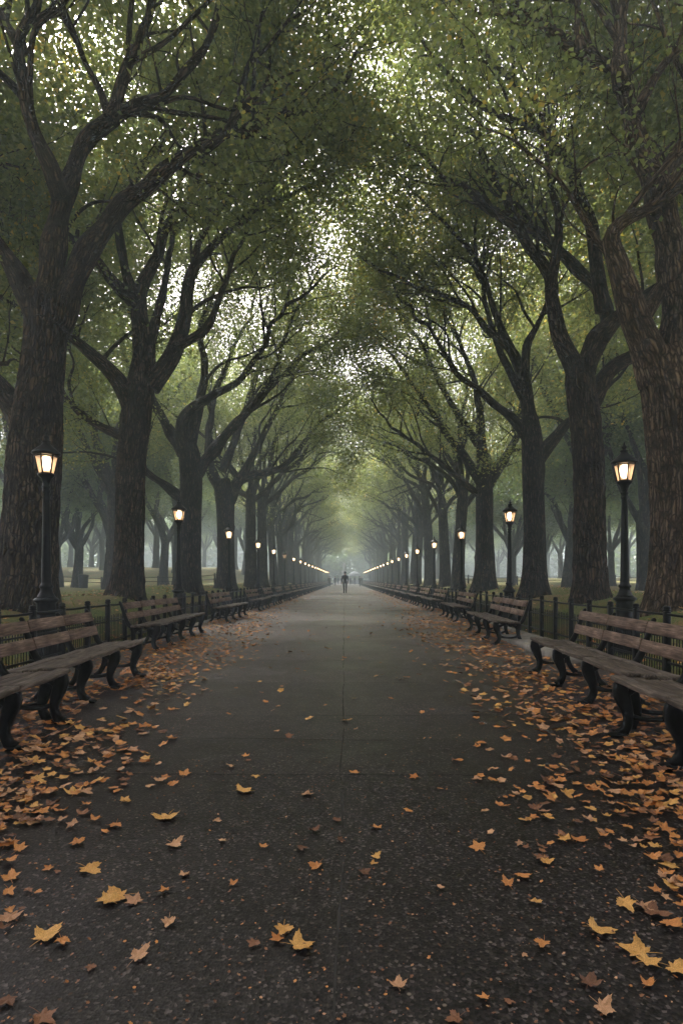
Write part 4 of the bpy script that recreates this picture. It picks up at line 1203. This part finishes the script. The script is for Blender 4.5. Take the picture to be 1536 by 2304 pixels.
def edge_density(x, y):
    """fallen leaves gather along both edges"""
    a = abs(x)
    start = 0.85 + 0.5 * sstep(2.2, 5.0, y) + 0.6 * sstep(12, 24, y) - (0.25 if x > 0 else 0.0)
    d = sstep(start - 0.25, start + 1.05, a)
    return float(d)
nn = 0
while nn < 15000:
    u = RNG.random()
    Y = 1.4 * (60 / 1.4) ** (u ** 0.72)
    X = RNG.uniform(-3.75, 3.75)
    if abs(X) / Y > 0.80: continue
    d = edge_density(X, Y)
    clump = 0.5 + 0.5 * noise.noise(Vector((X * 1.6, Y * 0.9, 3.1))) * 1.9
    p = (d ** 1.4) * max(clump, 0.03) * 0.92 + 0.0045 * (1 + Y / 6)
    if RNG.random() > p: continue
    c = RNG.choice(['golden', 'orange', 'tan', 'brown'], p=[0.17, 0.36, 0.23, 0.24])
    s_ = RNG.uniform(0.026, 0.062)
    if Y < 3.2 and d < 0.35: s_ *= 0.75
    LIST.append([X, Y, s_, str(c), RNG.normal(0, 0.16), RNG.uniform(0, 6.28), None, RNG.uniform(0, 0.004) + d * RNG.uniform(0, 0.016)])
    nn += 1
def in_view(X, Y):
    px = VPX + X / Y * F; py = VPY + CAM_H / Y * F
    return -20 < px < 1556 and py < 2315
vis = [l for l in LIST if in_view(l[0], l[1])]
key = lambda l: -(l[2] ** 2) / l[1] ** 3 - (1e6 if l[6] else 0)
vis.sort(key=key)
top = vis[:300]; rest = vis[300:]
leafdata = {}
for v in range(6):
    for c in LEAFM:
        V, T, Q = LV[v]
        me = mesh_np('fallen_leaf', V, tris=T, quads=Q, smooth=True); me.materials.append(LEAFM[c]); leafdata[(v, c)] = me
CW = {'golden': 'golden yellow', 'orange': 'rusty orange', 'tan': 'pale tan', 'brown': 'dark brown'}
for l in top:
    X, Y, s_, c, tl, rot, lab, z = l
    v = int(RNG.integers(6))
    o = link('fallen_leaf', leafdata[(v, c)], None)
    o.location = (X, Y, 0.006 + z); o.rotation_euler = (tl, RNG.normal(0, 0.10), rot); o.scale = (s_ * RNG.uniform(0.72, 1.08), s_, s_ * RNG.uniform(0.8, 2.2))
    if lab: tag(o, lab, 'leaf', 'fallen maple leaves in the foreground')
    else:
        where = ('in the drift by the left benches' if X < -1.2 else 'on the left half of the bare asphalt' if X < 0 else 'on the right half of the bare asphalt' if X < 1.1 else 'in the drift by the right benches')
        tag(o, f'{CW[c]} fallen leaf lying {where}', 'leaf', f'{CW[c]} leaves {where}')
def merge_leaves(items, name, label, lo=True, zf=None):
    groups = {c: MB() for c in LEAFM}
    Vs, Ts, ms, n = [], [], [], 0
    cols = list(LEAFM)
    for X, Y, s_, c, tl, rot, lab, z in items:
        V, T = LLO[int(RNG.integers(6))]
        a, b2 = tl * 1.3, RNG.normal(0, 0.15)
        P = V * np.array((s_, s_, s_ * RNG.uniform(0.6, 1.6)))
        ca, sa = math.cos(rot), math.sin(rot)
        P = np.c_[P[:, 0] * ca - P[:, 1] * sa, P[:, 0] * sa + P[:, 1] * ca, P[:, 2]]
        P[:, 2] += P[:, 0] * a + P[:, 1] * b2
        P[:, 2] -= P[:, 2].min()
        base = 0.005 + z if zf is None else zf(X, Y) + z
        Vs.append(P + np.array((X, Y, base))); Ts.append(np.array(T) + n); ms.append(np.full(len(T), cols.index(c))); n += len(P)
    me = mesh_np(name, np.concatenate(Vs), tris=np.concatenate(Ts))
    for c in cols: me.materials.append(LEAFM[c])
    me.polygons.foreach_set('material_index', np.concatenate(ms).astype(np.int32))
    o = link(name, me, None)
    return tag(o, label, 'leaves', kind='stuff')
merge_leaves(rest, 'leaf_litter', 'scattered small autumn leaves gathered along both edges of the path')
# crumbs and bits of leaf between them
bits = []
for _ in range(6000):
    Y = 1.4 * (45 / 1.4) ** RNG.random(); X = RNG.uniform(-0.75, 0.75) * min(Y, 5.2)
    if abs(X) > 3.7: continue
    bits.append([X, Y, RNG.uniform(0.002, 0.008) * (1 + Y / 18), str(RNG.choice(['brown', 'brown', 'brown', 'brown', 'brown', 'tan', 'orange'])), RNG.normal(0, 0.2), RNG.uniform(0, 6.28), None, 0])
merge_leaves(bits, 'leaf_crumbs', 'crumbled bits of dry leaf strewn over the asphalt')
lawnl = []
for _ in range(9000):
    sd = RNG.choice([-1, 1]); X = sd * (3.95 + 8 * RNG.random() ** 1.6); Y = RNG.uniform(5, 46)
    if noise.noise(Vector((X * 0.6, Y * 0.35, 9.0))) < RNG.uniform(-0.5, 0.5): continue
    lawnl.append([X, Y, RNG.uniform(0.035, 0.075), str(RNG.choice(['brown', 'brown', 'tan', 'orange', 'golden'])), RNG.normal(0, 0.2), RNG.uniform(0, 6.28), None, 0.03])
hf = lambda x, y: float(height(np.array(x), np.array(y)))
merge_leaves(lawnl, 'lawn_litter', 'brown and yellow leaves lying over the grass bank behind the fences', zf=hf)

# grass blades on the banks
n = 46000
sd = RNG.choice([-1.0, 1.0], n); X = sd * (3.98 + 6.5 * RNG.random(n) ** 1.7); Y = 5 + 34 * RNG.random(n) ** 1.3
nzv = np.sin(X * 1.9 + Y * 0.7) + np.sin(Y * 1.3 - X * 0.8)
keep = nzv > RNG.uniform(-2.2, 1.2, n); X, Y = X[keep], Y[keep]; n = len(X)
Z = height(X, Y); hgt = RNG.uniform(0.035, 0.10, n); w = 0.006 + 0.004 * RNG.random(n); a = RNG.uniform(0, 6.28, n)
ln = RNG.normal(0, 0.035, (n, 2))
V = np.stack([np.c_[X - np.cos(a) * w, Y - np.sin(a) * w, Z - 0.01], np.c_[X + np.cos(a) * w, Y + np.sin(a) * w, Z - 0.01], np.c_[X + ln[:, 0], Y + ln[:, 1], Z + hgt]], 1).reshape(-1, 3)
o = link('grass', mesh_np('grass', V, tris=np.arange(n * 3).reshape(-1, 3)), M_GRASS); tag(o, 'short green grass on the banks behind both fences', 'grass', kind='stuff')

# ------------------------------------------------------------------ people
M_SKIN = simple('skin', (0.30, 0.17, 0.12), rough=0.55, var=0.1)
M_HAIR = simple('dark_hair', (0.015, 0.011, 0.009), rough=0.5)
M_JACKET = simple('dark_jacket', (0.013, 0.015, 0.018), rough=0.85)
M_TROUSER = simple('dark_trousers', (0.016, 0.018, 0.024), rough=0.85)
M_SHOE = simple('black_shoes', (0.012, 0.011, 0.011), rough=0.5)

def body_mesh(name, step=0.14, arm=0.06, mats=None):
    """walking figure, 1.8 m, facing +y; one skinned surface"""
    J = [((0, 0, 0.98), 0.135), ((0, 0.005, 1.12), 0.125), ((0, 0.0, 1.28), 0.175), ((0, -0.01, 1.42), 0.165), ((0, 0, 1.50), 0.075), ((0, 0.015, 1.57), 0.062),
         ((0, 0.02, 1.66), 0.092), ((0, 0.02, 1.74), 0.088), ((0, 0.02, 1.795), 0.05)]
    E = [(0, 1), (1, 2), (2, 3), (3, 4), (4, 5), (5, 6), (6, 7), (7, 8)]
    def addp(p, r, par):
        J.append((p, r)); E.append((par, len(J) - 1)); return len(J) - 1
    for s in (-1, 1):
        f = s * step
        a = addp((s * 0.095, 0, 0.90), 0.098, 0)
        k = addp((s * 0.085, 0.03 + f * 0.55, 0.50), 0.070, a)
        k2 = addp((s * 0.08, f * 0.8 - 0.02, 0.28), 0.060, k)
        an = addp((s * 0.08, f * 1.05 - 0.04, 0.09), 0.046, k2)
        addp((s * 0.09, f * 1.05 + 0.11, 0.04), 0.038, an)
        sh = addp((s * 0.185, 0.0, 1.44), 0.072, 3)
        el = addp((s * 0.215, -0.03 - f * 0.5, 1.16), 0.052, sh)
        wr = addp((s * 0.212, 0.05 - f * 0.9, 0.93), 0.036, el)
        pm = addp((s * 0.232, 0.07 - f * 0.95, 0.86), 0.036, wr)
        for q in range(4):
            addp((s * 0.232, 0.05 - f * 0.95 + (q - 0.5) * 0.019, 0.775 + abs(q - 1.5) * 0.008), 0.009, pm)
        addp((s * 0.215, 0.115 - f * 0.95, 0.83), 0.010, pm)
    me = bpy.data.meshes.new(name)
    me.from_pydata([j[0] for j in J], E, [])
    o = bpy.data.objects.new(name, me); C.objects.link(o)
    mod = o.modifiers.new('Skin', 'SKIN'); mod.use_smooth_shade = True
    for i, j in enumerate(J):
        me.skin_vertices[0].data[i].radius = (j[1], j[1] * (0.72 if 0 <= i <= 3 else 1.0))
    me.skin_vertices[0].data[0].use_root = True
    sub = o.modifiers.new('Sub', 'SUBSURF'); sub.levels = 2; sub.render_levels = 2
    dg = bpy.context.evaluated_depsgraph_get()
    new = bpy.data.meshes.new_from_object(o.evaluated_get(dg))
    bpy.data.objects.remove(o)
    for m_ in (M_SKIN, M_JACKET, M_TROUSER, M_SHOE): new.materials.append(m_)
    for p in new.polygons:
        c = p.center
        hand = abs(c.x) > 0.2 and c.z < 0.90
        if c.z > 1.515 or hand: p.material_index = 0
        elif c.z > 0.93 or (abs(c.x) > 0.19 and c.z > 0.6): p.material_index = 1
        elif c.z > 0.10: p.material_index = 2
        else: p.material_index = 3
        p.use_smooth = True
    return new
def hair_mesh():
    import bmesh
    bm = bmesh.new(); bmesh.ops.create_uvsphere(bm, u_segments=16, v_segments=10, radius=0.105)
    for v in bm.verts:
        v.co.x *= 0.9; v.co.z *= 1.08; v.co += Vector((0, 0.008, 1.725))
    bmesh.ops.delete(bm, geom=[v for v in bm.verts if v.co.z < 1.65 or (v.co.y > 0.085 and v.co.z < 1.75)], context='VERTS')
    me = bpy.data.meshes.new('hair'); bm.to_mesh(me); bm.free()
    return me
HAIR = hair_mesh()
BODY = body_mesh('person', 0.05)
BODY2 = body_mesh('person', 0.22)
p = link('person', BODY, None); p.location = (-0.07, 48.0, 0.0)
p.scale = (1.10, 1.1, 1.0)
tag(p, 'lone person in dark jacket and trousers walking down the middle of the path', 'person')
child('hair', HAIR, M_HAIR, p)
crowd = [(-2.6, 92, 0.1), (-1.9, 101, 2.9), (2.3, 96, 0.2), (3.0, 108, 3.0), (-3.4, 112, 0.4), (-0.9, 118, 0), (0.9, 121, 3.1), (1.9, 124, 0.3), (-1.7, 126, 0.1), (3.4, 128, 1.5)]
for i, (X, Y, rz) in enumerate(crowd):
    q = link('person', BODY if i % 2 else BODY2, None); q.location = (X, Y, 0); q.rotation_euler = (0, 0, rz); q.scale = (0.95, 0.95, 0.95)
    tag(q, 'tiny misty figure in dark clothes at the far end of the path', 'person', 'people at the far end of the path')
    child('hair', HAIR, M_HAIR, q)

# ------------------------------------------------------------------ far end: kiosk and monument
M_STONE = simple('pale_stone', (0.30, 0.29, 0.27), rough=0.8)
M_CANVAS = simple('grey_canvas', (0.07, 0.08, 0.085), rough=0.9)
t = thing('kiosk', 'small misty kiosk with a pointed roof at the far end of the path', 'kiosk', (2.2, 149, 0))
b = MB(); b.box((-1.2, -1.0, 0), (1.2, 1.0, 1.0), bev=0.03); child('counter', b.mesh('counter'), M_CANVAS, t)
b = MB()
for x in (-1.15, 1.15):
    for y in (-0.95, 0.95): b.box((x - 0.04, y - 0.04, 1.001), (x + 0.04, y + 0.04, 2.1))
child('corner_posts', b.mesh('corner_posts'), M_IRON, t)
b = MB(); b.lathe([(1.9, 2.09), (1.88, 2.17), (1.25, 2.75), (0.6, 3.15), (0.05, 3.3)], n=8, phase=math.pi / 8); child('roof', b.mesh('roof'), M_CANVAS, t)
t = thing('monument', 'pale hazy monument with a figure on a pedestal beyond the path end', 'monument', (-0.5, 156, 0))
b = MB(); b.lathe([(2.2, 0), (2.2, 0.4), (1.5, 0.42), (1.5, 0.8), (0.85, 0.82), (0.8, 1.1), (0.6, 1.3), (0.55, 3.2), (0.75, 3.3), (0.75, 3.5), (0.5, 3.55)], n=20); child('pedestal', b.mesh('pedestal'), M_STONE, t)
st_ = child('statue', BODY.copy(), None, t); st_.data.materials.clear(); st_.data.materials.append(M_STONE); st_.location = (0, 0, 3.5); st_.scale = (1.35, 1.35, 1.35)

# ------------------------------------------------------------------ haze
hz = MB(); hz.box((-325, -44, -1.7), (325, 525, 30.0))
m, nt, out = mat('haze')
vol = N(nt, 'ShaderNodeVolumePrincipled')
vol.inputs['Color'].default_value = (0.72, 0.84, 0.92, 1)
vol.inputs['Density'].default_value = 0.0040
vol.inputs['Anisotropy'].default_value = 0.25
nt.links.new(vol.outputs[0], out.inputs['Volume'])
o = link('haze', hz.mesh('haze'), m); tag(o, kind='stuff'); o['label'] = 'thin pale mist hanging in the whole park'; o['category'] = 'haze'

# ------------------------------------------------------------------ sky, sun, camera
w = bpy.data.worlds.new('World'); SC.world = w; w.use_nodes = True
nt = w.node_tree; nt.nodes.clear()
SUN_EL, SUN_AZ = math.radians(48), math.radians(-25)    # azimuth from +Y towards +X
sky = nt.nodes.new('ShaderNodeTexSky'); sky.sky_type = 'NISHITA'; sky.sun_disc = False
sky.sun_elevation = SUN_EL; sky.sun_rotation = SUN_AZ
sky.air_density = 1.0; sky.dust_density = 4.0; sky.ozone_density = 0.6
hs = nt.nodes.new('ShaderNodeHueSaturation'); hs.inputs['Saturation'].default_value = 0.22
nt.links.new(sky.outputs[0], hs.inputs['Color'])
mx = nt.nodes.new('ShaderNodeMix'); mx.data_type = 'RGBA'; mx.blend_type = 'MULTIPLY'; mx.inputs[0].default_value = 1.0
nt.links.new(hs.outputs[0], mx.inputs[6]); mx.inputs[7].default_value = (1.06, 0.96, 1.0, 1)
bg = nt.nodes.new('ShaderNodeBackground'); bg.inputs[1].default_value = 0.052
nt.links.new(mx.outputs[2], bg.inputs[0])
ow = nt.nodes.new('ShaderNodeOutputWorld'); nt.links.new(bg.outputs[0], ow.inputs[0])

sl = bpy.data.lights.new('sun', 'SUN'); sl.energy = 1.5; sl.angle = math.radians(14); sl.color = (1.0, 0.95, 0.86)
so = bpy.data.objects.new('sun', sl); C.objects.link(so)
d = Vector((math.sin(SUN_AZ) * math.cos(SUN_EL), math.cos(SUN_AZ) * math.cos(SUN_EL), math.sin(SUN_EL)))
so.rotation_euler = d.to_track_quat('Z', 'Y').to_euler(); so.location = (0, 0, 40)

cam = bpy.data.cameras.new('camera'); co = bpy.data.objects.new('camera', cam); C.objects.link(co)
cam.sensor_fit = 'VERTICAL'; cam.sensor_height = 36; cam.sensor_width = 24; cam.lens = F / 2304 * 36
cam.shift_y = (VPY - 1152) / 2304; cam.shift_x = -(VPX - 768) / 2304
cam.clip_start = 0.05; cam.clip_end = 3000
co.location = (0, 0, CAM_H); co.rotation_euler = (math.pi / 2, 0, 0)
SC.camera = co

SC.view_settings.view_transform = 'Standard'; SC.view_settings.look = 'None'
SC.view_settings.exposure = 3.55; SC.view_settings.gamma = 1.0
cy = SC.cycles
cy.max_bounces = 6; cy.diffuse_bounces = 3; cy.glossy_bounces = 2; cy.transmission_bounces = 4; cy.volume_bounces = 2; cy.transparent_max_bounces = 8
cy.use_denoising = True
